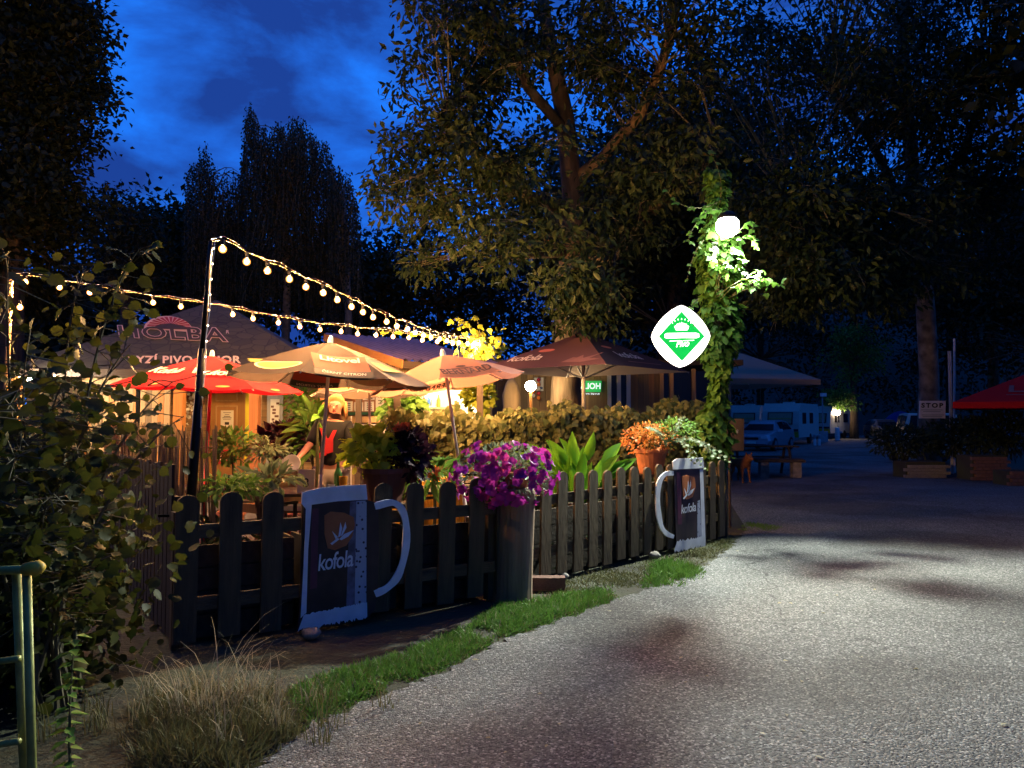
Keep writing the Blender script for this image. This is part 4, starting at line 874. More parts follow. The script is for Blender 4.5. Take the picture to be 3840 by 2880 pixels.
# vertical-plank counter front left of the door
ct = thing('plank_counter', 'orange vertical-plank bar front left of the hut door', 'counter', (hx(480, 13.2), 13.2, .1))
for k in range(14):
    x = hx(330, 13.2) + k * .105; ubox('plank', (x, 13.2 + random.uniform(-.006, .006), 1.2), (.098, .03, 2.15), M[('wood_orange', 'wood_pale', 'wood_grey', 'wood_pale')[k % 4]], ct)
for z in (1.05, 2.2): ubox('rail', (hx(330, 13.2) + .68, 13.16, z), (1.5, .03, .07), M['wood_pale'], ct)
# flower garlands hanging on the wall
for sx, sy, d, n, lab in ((708, 1480, 14.2, 60, 'white flower garland hanging beside the orange post'), (1110, 1500, 14.2, 110, 'dried flower garland hanging at the right end of the hut wall')):
    c = W(sx, sy, d); g = thing('garland', lab, 'garland', c); P = np.array(c) + RNG.normal(0, 1, (n, 3)) * np.array([.08, .04, .28]); foliage('flower', 'petunia', M['grass_dry'] if n > 100 else M['paper'], g, P, rnd(n), rnd(n) + [0, -1, 0], .08, .08, split=n, part='flower')
# bright fluorescent lamp at the left end
emit('tube_white', (1, .84, .60), 800)
q = W(142, 1420, 11.6); fl2 = thing('tube_lamp', 'bright white tube lamp glaring through the bush at left', 'lamp', q)
b = MB(); b.tube([q + Vector((-.28, 0, 0)), q + Vector((.28, 0, 0))], .028, 8); b.build('tube', M['tube_white'], fl2); ubox('housing', q + Vector((0, 0, .05)), (.5, .06, .04), M['grey_paint'], fl2)

# ================================================================ kiosk with corrugated purple roof
e_ = Vector((.8, .6, 0)); n_ = Vector((.6, -.8, 0)); E1 = Vector((-1.77, 12.5, 2.54)); up = Vector((0, 0, 1))
ks = thing('kiosk', 'snack kiosk with purple corrugated roof and brightly lit serving hatch', 'kiosk', (E1.x - n_.x * .35, E1.y - n_.y * .35, .1))
def roofpt(u, v): return E1 + e_ * (u * 2.1) - n_ * (v * 3.15) + up * (v * .70 + .022 * math.sin(u * 2 * math.pi * 14))
b = MB(); b.grid(roofpt, 112, 3); b.build('roof', M['purple_roof'], ks, smooth=True)
ubox('fascia', E1 + e_ * 1.05 - n_ * .02 - up * .08, (2.1, .03, .12), M['roof_brown'], ks, (e_, -n_, up))
rk = (-n_ * 3.15 + up * .70); ubox('barge_board', E1 + rk / 2 - up * .075 - e_ * .02, (rk.length, .03, .14), M['wood_orange'], ks, (rk.normalized(), e_, rk.normalized().cross(e_)))
K0 = E1 + e_ * .18 - n_ * .35; K0.z = .1
def kp(u, dpt, z): return K0 + e_ * u - n_ * dpt + up * (z - .1)
kax = (e_, -n_, up)
for k in range(15):                                  # vertical boards of the front wall, with the hatch left open
    u = .05 + k * .12
    if .15 < u < 1.55: ubox('wall_board', kp(u, 0, .62), (.112, .03, 1.04), M['wood_grey'], ks, kax); ubox('wall_board', kp(u, 0, 2.27), (.112, .03, .38), M['wood_pale'], ks, kax)
    else: ubox('wall_board', kp(u, 0, 1.28), (.112, .03, 2.36), M['wood_grey'], ks, kax)
for k in range(23): ubox('wall_board', kp(0, .06 + k * .12, 1.32 + .012 * k), (.03, .112, 2.44 + .024 * k), M[('wood_grey', 'wood_pale')[k % 2]], ks, kax)
ubox('counter_shelf', kp(.87, -.12, 1.16), (1.5, .34, .04), M['wood_pale'], ks, kax)
mat('kiosk_inside', (.82, .78, .64), .7, var=.1); emit('hatch_light', (1, .88, .60), 330)
ubox('inside_wall', kp(.87, 1.5, 1.3), (1.74, .04, 2.3), M['kiosk_inside'], ks, kax); ubox('inside_wall', kp(.08, .76, 1.3), (.04, 1.45, 2.3), M['kiosk_inside'], ks, kax); ubox('inside_wall', kp(1.70, .76, 1.3), (.04, 1.45, 2.3), M['kiosk_inside'], ks, kax)
ubox('inside_ceiling', kp(.87, .76, 2.40), (1.6, 1.45, .04), M['kiosk_inside'], ks, kax)
b = MB(); b.tube([kp(.3, .5, 2.30), kp(1.5, .5, 2.30)], .035, 8); b.build('tube_light', M['hatch_light'], ks)
for z in (1.45, 1.78): ubox('shelf', kp(.87, 1.36, z), (1.55, .22, .03), M['wood_pale'], ks, kax)
for cname, cc in (('b_red', (.5, .05, .03)), ('b_green', (.04, .2, .06)), ('b_amber', (.45, .17, .02)), ('b_white', (.75, .74, .7)), ('b_blue', (.04, .10, .3)), ('b_orange', (.75, .28, .03))): mat(cname, cc, .3, var=.08)
bt = MB(); bt.lathe([(.03, 0), (.034, .01), (.034, .14), (.014, .19), (.012, .24)], n=8)
for i in range(26):
    z = 1.465 if i % 2 else 1.795; u = .22 + (i // 2) * .108; nm = ('b_red', 'b_green', 'b_amber', 'b_white', 'b_blue', 'b_orange')[(i * 5 + i // 3) % 6]
    key = ('bottle', nm)
    if key not in _unit: me = bpy.data.meshes.new('bottle'); me.from_pydata(bt.v, [], bt.f); me.materials.append(M[nm]); _unit[key] = me
    o = bpy.data.objects.new('bottle', _unit[key]); link(o); o.location = kp(u, 1.33, z); tag(o, 'small bottle on the bright shelves inside the serving hatch', 'bottle', 'bottles inside the kiosk hatch')
for u, m_, lab in ((.15, 'orange_sign', 'small orange square sign under the kiosk eave'), (.62, 'dark_brown', 'dark shield sign under the kiosk eave'), (1.12, 'red_sign', 'red shield sign under the kiosk eave')):
    c = kp(u, -.30, 2.26); s = thing('hanging_sign', lab, 'sign', c); b = MB()
    out_ = [(-.13, .14), (.13, .14), (.13, -.04), (.08, -.13), (0, -.16), (-.08, -.13), (-.13, -.04)] if m_ != 'orange_sign' else [(-.12, -.13), (.12, -.13), (.12, .13), (-.12, .13)]
    b.prism([c + e_ * x + up * z for x, z in out_], -n_ * .02); b.build('board', M[m_], s)
    for zz in (.03, -.03): ubox('print_line', c + n_ * .006 + up * zz, (.12, .004, .022), M['paper'], s, kax)
# menu wall on the kiosk's gable side
GP = Plane((kp(0, 3.0, 0).x, kp(0, 3.0, 0).y), (K0.x, K0.y), .03)
mw = thing('menu_board', 'brown menu board with white sheets on the kiosk side wall behind the waitress', 'menu board', GP.hit(1350, 1500))
b = MB(); b.prism([GP.hit(x, y, .02) for x, y in ((1265, 1440), (1455, 1440), (1455, 1560), (1265, 1560))], GP.n * .02); b.build('board', M['wood_red'], mw)
for (x0, y0, x1, y1) in ((1362, 1470, 1405, 1500), (1328, 1508, 1362, 1542), (1368, 1506, 1402, 1542), (1280, 1505, 1322, 1542), (1410, 1475, 1440, 1540)):
    b = MB(); b.prism([GP.hit(x, y, .045) for x, y in ((x0, y0), (x1, y0), (x1, y1), (x0, y1))], GP.n * .006); sh = b.build('sheet', M['paper'], mw)
    for k in range(4):
        yy = y0 + (y1 - y0) * (.2 + .19 * k); b = MB(); b.add([GP.hit(x, y, .055) for x, y in ((x0 + 8, yy), (x1 - 8, yy), (x1 - 8, yy + 3), (x0 + 8, yy + 3))], [(0, 1, 2, 3)]); b.build('print_line', M['ink'], sh)
gb = MB(); gb.prism([GP.hit(x, y, .12) for x, y in ((1285, 1545), (1460, 1545), (1460, 1556), (1285, 1556))], GP.n * .05); tag(gb.build('green_rail', M['green_paint']), 'dark green rail below the menu sheets', 'rail')
cr_t = thing('serving_trolley', 'metal rack with boxes below the menu board', 'rack', GP.hit(1370, 1600, .3))
for y0, m_ in ((1562, 'wood_pale'), (1590, 'alu'), (1620, 'dark_brown')):
    b = MB(); b.prism([GP.hit(x, y, .2) for x, y in ((1320, y0), (1440, y0), (1440, y0 + 22), (1320, y0 + 22))], GP.n * .25); b.build('shelf', M[m_], cr_t)
for sx in (1318, 1442):
    p = GP.hit(sx, 1560, .45); b = MB(); b.tube([(p.x, p.y, .1), p], .015, 6); b.build('upright', M['alu'], cr_t)
# posts on the patio
for sx, d, z1, lab in ((1490, 10.0, 2.2, 'dark wooden patio post left of the hedge'), (1800, 10.75, 2.78, 'dark post behind the salmon parasol where the festoons meet'), (1345, 12.2, 2.4, 'dark wooden post in front of the menu board')):
    x = (sx - 1920) / 2884 * d; t_ = thing('patio_post', lab, 'post', (x, d, .1)); ubox('beam', (x, d, .1 + (z1 - .1) / 2), (.085, .085, z1 - .1), M['wood_dark'], t_)
    if sx == 1490:
        b = MB(); b.tube([(x + .04, d, 1.35), (x + .42, d + .05, .62)], .02, 5); b.build('brace', M['black_metal'], t_)

# ================================================================ plank building behind the hedge
BY = 17.5; bx = lambda sx: (sx - 1920) / 2884 * BY
pb = thing('plank_building', 'low brown plank building with white window posts behind the hedge', 'building', (bx(1880), BY, .1))
x = bx(1850)
while x < bx(2278): ubox('plank', (x, BY + random.uniform(-.01, .01), 1.4), (.132, .04, 2.6), M[random.choice(['wood_grey', 'wood_grey', 'wood_pale'])], pb); x += .14
x = bx(2364)
while x < bx(2470): ubox('plank', (x, BY + random.uniform(-.01, .01), 1.4), (.112, .04, 2.6), M[random.choice(['wood_grey', 'wood_door'])], pb); x += .12
for sx in (2284, 2320, 2356, 2480, 2517, 2600, 2690): ubox('window_post', (bx(sx), BY - .04, 1.4), (.085, .09, 2.6), M['white_paint' if sx < 2400 else 'wood_pale'], pb)
for x0, x1 in ((2287, 2318), (2323, 2353), (2483, 2514), (2520, 2597), (2603, 2687)): ubox('pane', ((bx(x0) + bx(x1)) / 2, BY, 1.55), (bx(x1) - bx(x0), .02, 2.2), M['glass_dark'], pb)
ubox('roof', ((bx(1850) + bx(2720)) / 2, BY + 2.2, 2.82), (bx(2720) - bx(1850) + .6, 5.2, .12), M['roof_brown'], pb); ubox('rear_wall', ((bx(1850) + bx(2720)) / 2, BY + 4.4, 1.4), (bx(2720) - bx(1850), .1, 2.6), M['wood_grey'], pb)
emit('sign_green2', (.02, .36, .07), 1.0); emit('sign_white2', (.8, .86, .9), 1.1)
gs = thing('green_sign', 'small lit green sign with mirrored lettering on the plank wall', 'sign', W(2222, 1455, 17.3)); gy = 17.3
b = MB(); b.prism([W(x, y, gy) for x, y in ((2188, 1428), (2256, 1428), (2253, 1470), (2188, 1470))], (0, .05, 0)); b.build('light_box', M['sign_green2'], gs)
letter('lettering', 'holba2', lambda x, y: W(2160 + x * 92, 1458 - y * 22, gy - .012), M['sign_white2'], gs, 1, 1, mirror=True)
letter('lettering', 'ryzi2', lambda x, y: W(2176 + x * 72, 1480 - y * 7, gy - .012), M['sign_white2'], gs, 1, 1, mirror=True)
emit('globe_glow', (1, .76, .42), 330)
q = W(1990, 1448, 14.3); wl = thing('globe_lamp', 'glaring warm lamp on a thin post in front of the plank wall', 'lamp', (q.x, q.y, .1)); b = MB(); b.sphere(q, .10, 12, 8); b.build('globe', M['globe_glow'], wl, smooth=True)
b = MB(); b.tube([(q.x, q.y, .1), (q.x, q.y, q.z - .1)], [.035, .025], 8); b.build('post', M['wood_orange'], wl)
ws = thing('white_sign', 'small white and blue sign beside the globe lamp', 'sign', W(2022, 1440, 17.3)); b = MB(); b.prism([W(x, y, 17.3) for x, y in ((2002, 1416), (2038, 1416), (2038, 1466), (2002, 1466))], (0, .04, 0)); b.build('board', M['paper'], ws); ubox('print_line', W(2020, 1455, 17.29), (.18, .006, .05), M['b_blue'], ws)
q = W(2006, 1450, 17.0); cg = thing('garlic_string', 'red and white string of bulbs hanging on the plank wall', 'garland', q)
for k in range(9):
    b = MB(); b.sphere(q + Vector((.06 * (-1) ** k + .02, random.uniform(-.03, .03), .15 - k * .05)), .045, 7, 5); b.build('bulb', M[('red_sign', 'paper', 'print_orange')[k % 3]], cg, smooth=True)
q = W(1918, 1530, 16.2); cs = MB(); cs.lathe([(.30, 0), (.29, .5), (.25, 1.0), (.27, 1.35), (.18, 1.7), (.20, 1.95), (.13, 2.2), (.05, 2.32)], n=14, jit=.16); o = cs.build('carved_stump', M['wood_pale'], smooth=True); o.location = (q.x, q.y, .1); tag(o, 'pale carved wooden trunk standing left of the globe lamp', 'carving')
ns = thing('small_notice', 'pale green square notice left of the carved trunk', 'notice', W(1836, 1482, 15)); b = MB(); b.prism([W(x, y, 15) for x, y in ((1820, 1465), (1852, 1465), (1852, 1496), (1820, 1496))], (0, .02, 0)); b.build('sheet', M['paper'], ns); b = MB(); b.sphere(W(1836, 1478, 14.985), (.035, .006, .035), 8, 5); b.box(W(1836, 1488, 14.985), (.1, .006, .03)); b.build('print', M['green_paint'], ns)
b = MB(); q = W(1836, 1500, 15.06); b.box((q.x, q.y, 1.1), (.1, .05, 2.0)); b.build('post', M['wood_dark'], ns)
# ================================================================ hedge, pots and patio plants
HP = Plane((-1.55, 9.75), (3.0, 11.35)); hl = 4.82
hd = thing('vine_hedge', 'long hedge of overlapping brown-green vine leaves behind the picket fence', 'hedge', HP.pt(0, .1))
ubox('support', HP.pt(hl / 2, .85, -.2), (hl, .12, 1.35), M['wood_dark'], hd, (HP.t, -HP.n, HP.up))
n = 7500; u = RNG.uniform(0, hl, n); topz = 1.57 + .05 * np.sin(u * 3.1) + .05 * np.sin(u * 7.7 + 1) + .09 * np.clip(u / 3, 0, 1) + .08 * np.clip((u - 3.3) / 1.2, 0, 1); z = .2 + (topz - .2) * RNG.random(n) ** .8; o_ = RNG.normal(0, .05, n) + .02; top_ = RNG.random(n) < .18; z = np.where(top_, topz + RNG.normal(0, .05, n), z); o_ = np.where(top_, RNG.uniform(-.4, .05, n), o_)
P = np.array(HP.a) + u[:, None] * np.array(HP.t) + z[:, None] * np.array([0, 0, 1]) + o_[:, None] * np.array(HP.n)
D = rnd(n, .35) + np.array([-.35, -.25, -.9]); N_ = np.array(HP.n) * 1.0 + rnd(n, .35) + np.array([0, 0, .7]); L_ = RNG.uniform(.055, .115, n)
foliage('leaves', 'ivy', M['leaf_hedge'], hd, P, D, N_, L_, L_ * .8, split=300)
def pot(root, c, r, h, m, rim=True):
    b = MB(); b.lathe([(r * .68, 0), (r * .72, .01), (r * .97, h * .86), (r * 1.06, h * .87), (r * 1.06, h), (r * .92, h), (r * .9, h * .93)], c, n=20); return b.build('pot', M[m], root, smooth=False)
def bush(label, c, rad, n, L, wr, m, kind, pot_=None, split=80, droop=.3, cat='plant', name='potted_plant', up_=.5, root=None, part='foliage', base=None, shell=.5):
    c = Vector(c)
    if root is None: root = thing(name, label, cat, base if base is not None else (c.x, c.y, .1))
    d = norm(rnd(n) + np.array([0, 0, up_])); r = RNG.random((n, 1)) ** shell
    P = np.array(c) + d * r * np.array(rad); D = d + rnd(n, .45) - np.array([0, 0, droop]); N_ = rnd(n, .5) + np.array([0, -.3, .9]) + d * .4
    ll = L * RNG.uniform(.6, 1.2, n); foliage(part, kind, M[m], root, P, D, N_, ll, ll * wr, split=min(split, n))
    if pot_: pot(root, (c.x, c.y, pot_[0]), pot_[1], pot_[2], pot_[3])
    b = MB()
    for k in range(min(7, n)): q = Vector(P[k]); b.tube(bezier(c - Vector((0, 0, rad[2] * .9)), c.lerp(q, .4), q, 3), .006, 4)
    if pot_: b.tube([(c.x, c.y, pot_[0] + pot_[2] * .9), (c.x + .02, c.y, (pot_[0] + pot_[2] + c.z) / 2), c], [.02, .016, .010], 5)
    b.build('stems', M['stem'], root); return root
# coleus pot on a wooden stand behind the left fence
c = Vector(((1442 - 1920) / 2884 * 6.75, 6.75, .86))
st = thing('plant_stand', 'wooden stand carrying the brown pot behind the left fence', 'stand', (c.x, c.y, .1)); ubox('top', c - Vector((0, 0, .02)), (.42, .3, .036), M['wood_dark'], st)
for sx_ in (-1, 1):
    for sy_ in (-1, 1): ubox('leg', (c.x + sx_ * .18, c.y + sy_ * .12, .47), (.04, .04, .74), M['wood_dark'], st)
cp = bush('brown pot with lime green and dark purple coleus behind the left fence', c + Vector((-.10, 0, .43)), (.27, .22, .20), 380, .085, .8, 'leaf_lime', 'round', None, 150, base=(c.x, c.y, c.z))
pot(cp, c, .215, .30, 'pot_brown')
bush('', c + Vector((.22, .02, .38)), (.17, .18, .24), 330, .085, .7, 'leaf_purple', 'round', None, 100, root=cp, part='purple_foliage')
bush('', c + Vector((.17, -.02, .62)), (.09, .06, .05), 26, .07, .8, 'petal_orange', 'petunia', None, 26, root=cp, part='flower')
# petunias on the log
c = Vector((.03, 6.90, .972)); pe = thing('petunia_bowl', 'mound of purple and magenta petunias in a bowl on top of the log', 'flowers', c); pot(pe, c, .15, .14, 'terracotta')
n = 900; d = norm(rnd(n) + np.array([0, -.1, .35])); rr = np.array([.44, .34, .29]); P = np.array(c + Vector((-.10, 0, .12))) + d * rr * (RNG.random((n, 1)) ** .4) * .93; foliage('leaves', 'simple', M['leaf_greymint'], pe, P, d + rnd(n, .5), rnd(n, .5) + [0, -.3, .8], RNG.uniform(.04, .07, n), .028, split=60)
n = 150; d = norm(rnd(n) + np.array([0, -.75, .15])); P = np.array(c + Vector((-.10, 0, .12))) + d * rr * RNG.uniform(.92, 1.06, (n, 1))
S_ = RNG.uniform(.075, .11, n)
pm = leaf_data('petunia', M['petal'])
for i in range(n):
    nn = Vector(d[i]) + Vector((random.gauss(0, .25), random.gauss(0, .25), random.gauss(.1, .25))); q = nn.to_track_quat('Z', 'Y'); inst('flower', pm, Matrix.Translation(Vector(P[i])) @ q.to_matrix().to_4x4() @ Matrix.Scale(S_[i], 4), pe)
# bright canna plant
c = Vector((G(2160, 2000).x, 0, 0)); cy_ = 9.15; cx_ = (2160 - 1920) / 2884 * cy_; ca = thing('canna_plant', 'bright green broad-leaved canna behind the right picket fence', 'plant', (cx_, cy_, .1)); pot(ca, (cx_, cy_, .1), .26, .34, 'pot_brown')
P, D, N_, L_ = [], [], [], []
for k in range(46):
    a = random.uniform(0, 2 * math.pi); r = random.uniform(.02, .46); hz = random.uniform(.62, 1.12) - r * .25; L = random.uniform(.26, .42); P.append((cx_ + math.cos(a) * r, cy_ + math.sin(a) * r * .6, hz)); D.append((math.cos(a) * r * 2.6 + random.gauss(0, .12), math.sin(a) * r, .9)); N_.append((-math.cos(a) * .4 + random.gauss(0, .3), -1, .3)); L_.append(L)
foliage('leaf', 'canna', M['leaf_canna'], ca, P, D, N_, L_, np.array(L_) * .42, split=46)
b = MB()
for p in P[:30]: b.tube(bezier((cx_, cy_, .4), (cx_ + (p[0] - cx_) * .3, cy_, .7), p, 3), .010, 5)
b.build('stems', M['leaf_canna'], ca)
# terracotta pot with yellow-orange foliage and trailing green
pc = Vector(((2440 - 1920) / 2884 * 9.6, 9.62, .90)); st = thing('plant_stand', 'wooden stand carrying the terracotta pot behind the right fence', 'stand', (pc.x, pc.y, .1)); ubox('top', pc - Vector((0, 0, .02)), (.40, .3, .036), M['wood_dark'], st)
for sx_ in (-1, 1):
    for sy_ in (-1, 1): ubox('leg', (pc.x + sx_ * .17, pc.y + sy_ * .12, .49), (.04, .04, .78), M['wood_dark'], st)
tp = bush('terracotta pot with golden orange foliage and trailing green shoots behind the right fence', pc + Vector((-.02, -.02, .42)), (.36, .28, .20), 750, .06, .55, 'leaf_yellow', 'simple', None, 150, base=(pc.x, pc.y, pc.z)); pot(tp, pc, .20, .30, 'terracotta')
bush('', pc + Vector((.28, -.02, .50)), (.34, .25, .18), 420, .06, .5, 'leaf_green', 'simple', None, 60, root=tp, part='green_foliage')
for x1, x2, y2 in ((2560, 2640, 1760), (2600, 2690, 1720), (2620, 2735, 1735), (2560, 2600, 1740), (2580, 2655, 1690), (2470, 2420, 1600), (2540, 2560, 1560)):
    a = pc + Vector((.18, -.1, .36)); shoot([a, W(x1, 1600, 9.35), W(x2, y2, 9.2)], 24, .055, tp, 'leaf_greymint', 'simple', 'trailing_shoot')
# plants among the tables: (label, px, py, d, rx, rz, leaves, size, ratio, material, kind)
for lab, sx, sy, d, rx, rz, n, L, wr, m, kind in (
    ('full light green bush in front of the hut door', 870, 1680, 9.6, .36, .22, 420, .11, .5, 'leaf_green', 'long'), ('dark purple leafy plant under the brown parasol', 1075, 1655, 9.4, .30, .20, 260, .15, .6, 'leaf_purple', 'long'),
    ('tall broad-leaved plant left of the waitress', 1170, 1640, 9.2, .20, .36, 90, .26, .36, 'leaf_green', 'canna'), ('grey-green broad-leaved plant behind the left fence by the chair', 1010, 1800, 6.9, .30, .11, 110, .13, .42, 'leaf_greymint', 'canna'),
    ('dark leafy plant behind the leftmost pickets', 860, 1825, 6.5, .30, .10, 200, .09, .5, 'leaf_green', 'long'), ('pale trailing plant on the hut side of the patio', 1010, 1690, 8.6, .24, .12, 160, .10, .5, 'leaf_greymint', 'long'),
    ('leafy shrub at the left end of the hedge', 1510, 1530, 10.3, .30, .26, 330, .13, .6, 'leaf_green', 'ivy'), ('yellowish vine clump in front of the small green notice', 1790, 1490, 11.6, .24, .26, 260, .12, .8, 'leaf_hop', 'ivy'),
    ('orange-flowering plant behind the left fence by the big pot', 1625, 1790, 7.2, .16, .14, 46, .20, .30, 'leaf_green', 'canna'), ('low plant with narrow leaves behind the pickets by the log', 1560, 1760, 7.9, .2, .2, 60, .2, .3, 'leaf_green', 'canna'),
    ('leafy vine climbing at the right end of the hut wall', 1135, 1560, 13.6, .35, .75, 360, .13, .6, 'leaf_green', 'long'), ('low dark foliage seen through the left picket gaps', 800, 2050, 6.5, .35, .25, 200, .10, .5, 'leaf_walnut', 'long')):
    c = W(sx, sy, d); ph = max(.12, min(.34, c.z - rz - .12)); o = bush(lab, c, (rx, rx * .8, rz), n, L, wr, m, kind, (.1, .17, ph, 'pot_brown' if n % 2 else 'terracotta'), 60)
    if 'orange' in lab:
        for k in range(9): inst('flower', leaf_data('petunia', M['petal_orange']), Matrix.Translation(c + Vector((random.gauss(0, .10), -.12, random.gauss(-.02, .08)))) @ Vector((random.gauss(0, .4), -1, .5)).to_track_quat('Z', 'Y').to_matrix().to_4x4() @ Matrix.Scale(.07, 4), o)
# single big upright leaf left of the waitress
c = W(1190, 1560, 8.4); o = bush('tall single-stemmed plant with a big pale leaf by the waitress', (c.x, c.y, c.z - .05), (.05, .04, .10), 3, .20, .42, 'leaf_canna', 'canna', (.1, .14, .24, 'terracotta'), 3)
b = MB(); b.tube([(c.x, c.y, .3), (c.x, c.y, c.z)], .012, 6); b.build('stalk', M['stem'], o)
# hop shoots on the post where the festoons end
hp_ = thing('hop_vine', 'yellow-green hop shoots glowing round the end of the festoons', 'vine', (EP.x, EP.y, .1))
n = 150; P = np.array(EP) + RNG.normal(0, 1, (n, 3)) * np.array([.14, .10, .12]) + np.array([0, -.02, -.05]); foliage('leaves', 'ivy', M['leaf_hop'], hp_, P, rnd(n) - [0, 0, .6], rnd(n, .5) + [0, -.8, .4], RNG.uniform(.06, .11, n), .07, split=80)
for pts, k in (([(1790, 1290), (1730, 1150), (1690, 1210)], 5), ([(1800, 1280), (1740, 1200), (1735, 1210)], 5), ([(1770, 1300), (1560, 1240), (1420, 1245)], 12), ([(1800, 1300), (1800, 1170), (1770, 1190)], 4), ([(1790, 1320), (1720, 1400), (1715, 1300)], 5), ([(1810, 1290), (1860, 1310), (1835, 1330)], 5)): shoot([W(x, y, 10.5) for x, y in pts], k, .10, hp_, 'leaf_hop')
b = MB(); b.tube([(EP.x, EP.y + .07, .1), (EP.x + .03, EP.y + .05, 1.5), EP], .012, 5); b.build('stem', M['stem'], hp_)

# low shrubs added on the patio side to darken the picket gaps
for lab, pl_, u0, u1, off_ in (('added low shrubs darkening the gaps of the left picket fence', FL, .1, 2.5, -.42), ('added low shrubs darkening the gaps of the right picket fence', FR, .1, 3.8, -.38)):
    rt = thing('gap_shade_shrub', lab, 'shrub', pl_.pt((u0 + u1) / 2, 0, off_)); n = 1500; u = RNG.uniform(u0, u1, n); z = .06 + .62 * RNG.random(n) ** 1.2 * (.7 + .3 * np.sin(u * 5)); o_ = off_ + RNG.normal(0, .09, n)
    P = np.array(pl_.a) + u[:, None] * np.array(pl_.t) + z[:, None] * np.array([0, 0, 1]) + o_[:, None] * np.array(pl_.n); foliage('foliage', 'long', M['leaf_walnut'], rt, P, rnd(n) + [0, 0, .3], rnd(n) + [0, 0, .5], RNG.uniform(.07, .13, n), .05)
    b = MB()
    for k in range(14): p = pl_.pt(u0 + (u1 - u0) * (k + .5) / 14, 0, off_); b.tube([p, p + Vector((random.gauss(0, .05), 0, .5))], .008, 4)
    b.build('stems', M['stem'], rt)
# ================================================================ hazel bush in the left foreground
hz = thing('hazel_bush', 'round-leaved bush filling the left foreground', 'bush', (-2.55, 4.3, 0)); b0 = Vector((-2.55, 4.3, 0))
tips = [(30, 960, 3.6), (525, 930, 4.2), (320, 1010, 4.1), (490, 1290, 4.0), (650, 1430, 4.3), (690, 1560, 4.2), (100, 1330, 3.6), (300, 1700, 3.8), (60, 1700, 3.3), (110, 2000, 3.3), (330, 2120, 3.8), (-50, 1500, 3.2), (230, 1450, 3.8), (380, 1520, 4.0), (90, 1520, 3.5), (200, 1850, 3.5), (-60, 1850, 3.2)]
P, D, N_ = [], [], []; b = MB()
for ti, (sx, sy, d) in enumerate(tips):
    t_ = W(sx, sy, d); m_ = b0.lerp(t_, .55) + Vector((-.15, 0, .28 * (t_.z))); q = bezier(b0 + Vector((random.gauss(0, .1), random.gauss(0, .1), 0)), m_, t_, 14); b.tube(q, [.014 - .0008 * i for i in range(15)], 5)
    for i in range(5, 14):
        for _ in range(3 if sx > 450 and sy > 1250 else 7):
            c = q[i].lerp(q[i + 1], random.random()); s = Vector((random.gauss(0, 1), random.gauss(0, .7), random.gauss(0, .5))); tw = s * .11
            P.append(c + tw); D.append(s + Vector((0, 0, -.35))); N_.append(Vector((random.gauss(0, .6), -.8 + random.gauss(0, .5), .6 + random.gauss(0, .4))))
            b.tube([c, c + tw], .003, 3, False)
b.build('stems', M['twig'], hz); n = len(P); L_ = RNG.uniform(.042, .082, n)
foliage('leaves', 'round', M['leaf_hazel'], hz, P, D, N_, L_, L_ * .9, split=300)
n = 13000; P = np.array(b0) + RNG.normal(0, 1, (n, 3)) * np.array([.36, .35, .42]) + np.array([-.62, .30, .72]); P = P[(P[:, 2] > .03) & (P[:, 1] > 3.5)]; n = len(P); L_ = RNG.uniform(.042, .08, n); foliage('inner_leaves', 'round', M['leaf_hazel'], hz, P, rnd(n) - [0, 0, .4], rnd(n) + [0, -.3, .6], L_, L_ * .9)
# ================================================================ green tubular gate, bottom left
gt = thing('tubular_gate', 'green tubular metal gate with a yellow end cap, bottom left corner', 'gate', (-2.05, 3.0, 0))
gd_ = 3.0; T0 = W(100, 2140, gd_); B0 = Vector((T0.x + .055, gd_, 0)); T1 = W(62, 2142, gd_ + .05); B1 = Vector((T1.x + .06, gd_ + .06, 0))
for a, c in ((T0, B0), (T1, B1)): b = MB(); b.tube([a, c], .017, 10); b.build('upright', M['green_gate'], gt, smooth=True)
b = MB(); b.tube([W(110, 2135, gd_ - .02), W(-600, 2160, gd_ + .7)], .017, 10); b.build('top_rail', M['green_gate'], gt, smooth=True)
for sy in (2470, 2780): b = MB(); b.tube([W(70, sy, gd_), W(-600, sy + 90, gd_ + .7)], .013, 8); b.build('rung', M['green_gate'], gt, smooth=True)
a = W(92, 2136, gd_ - .02); c = W(165, 2124, gd_ - .02); b = MB(); b.tube([a, a.lerp(c, .75), c], [.026, .028, .014], 10); b.build('end_cap', M['yellow_cap'], gt, smooth=True)
B2 = W(-600, 2160, gd_ + .7); b = MB(); b.tube([B2, (B2.x, B2.y, 0)], .021, 8); b.build('upright', M['green_gate'], gt)
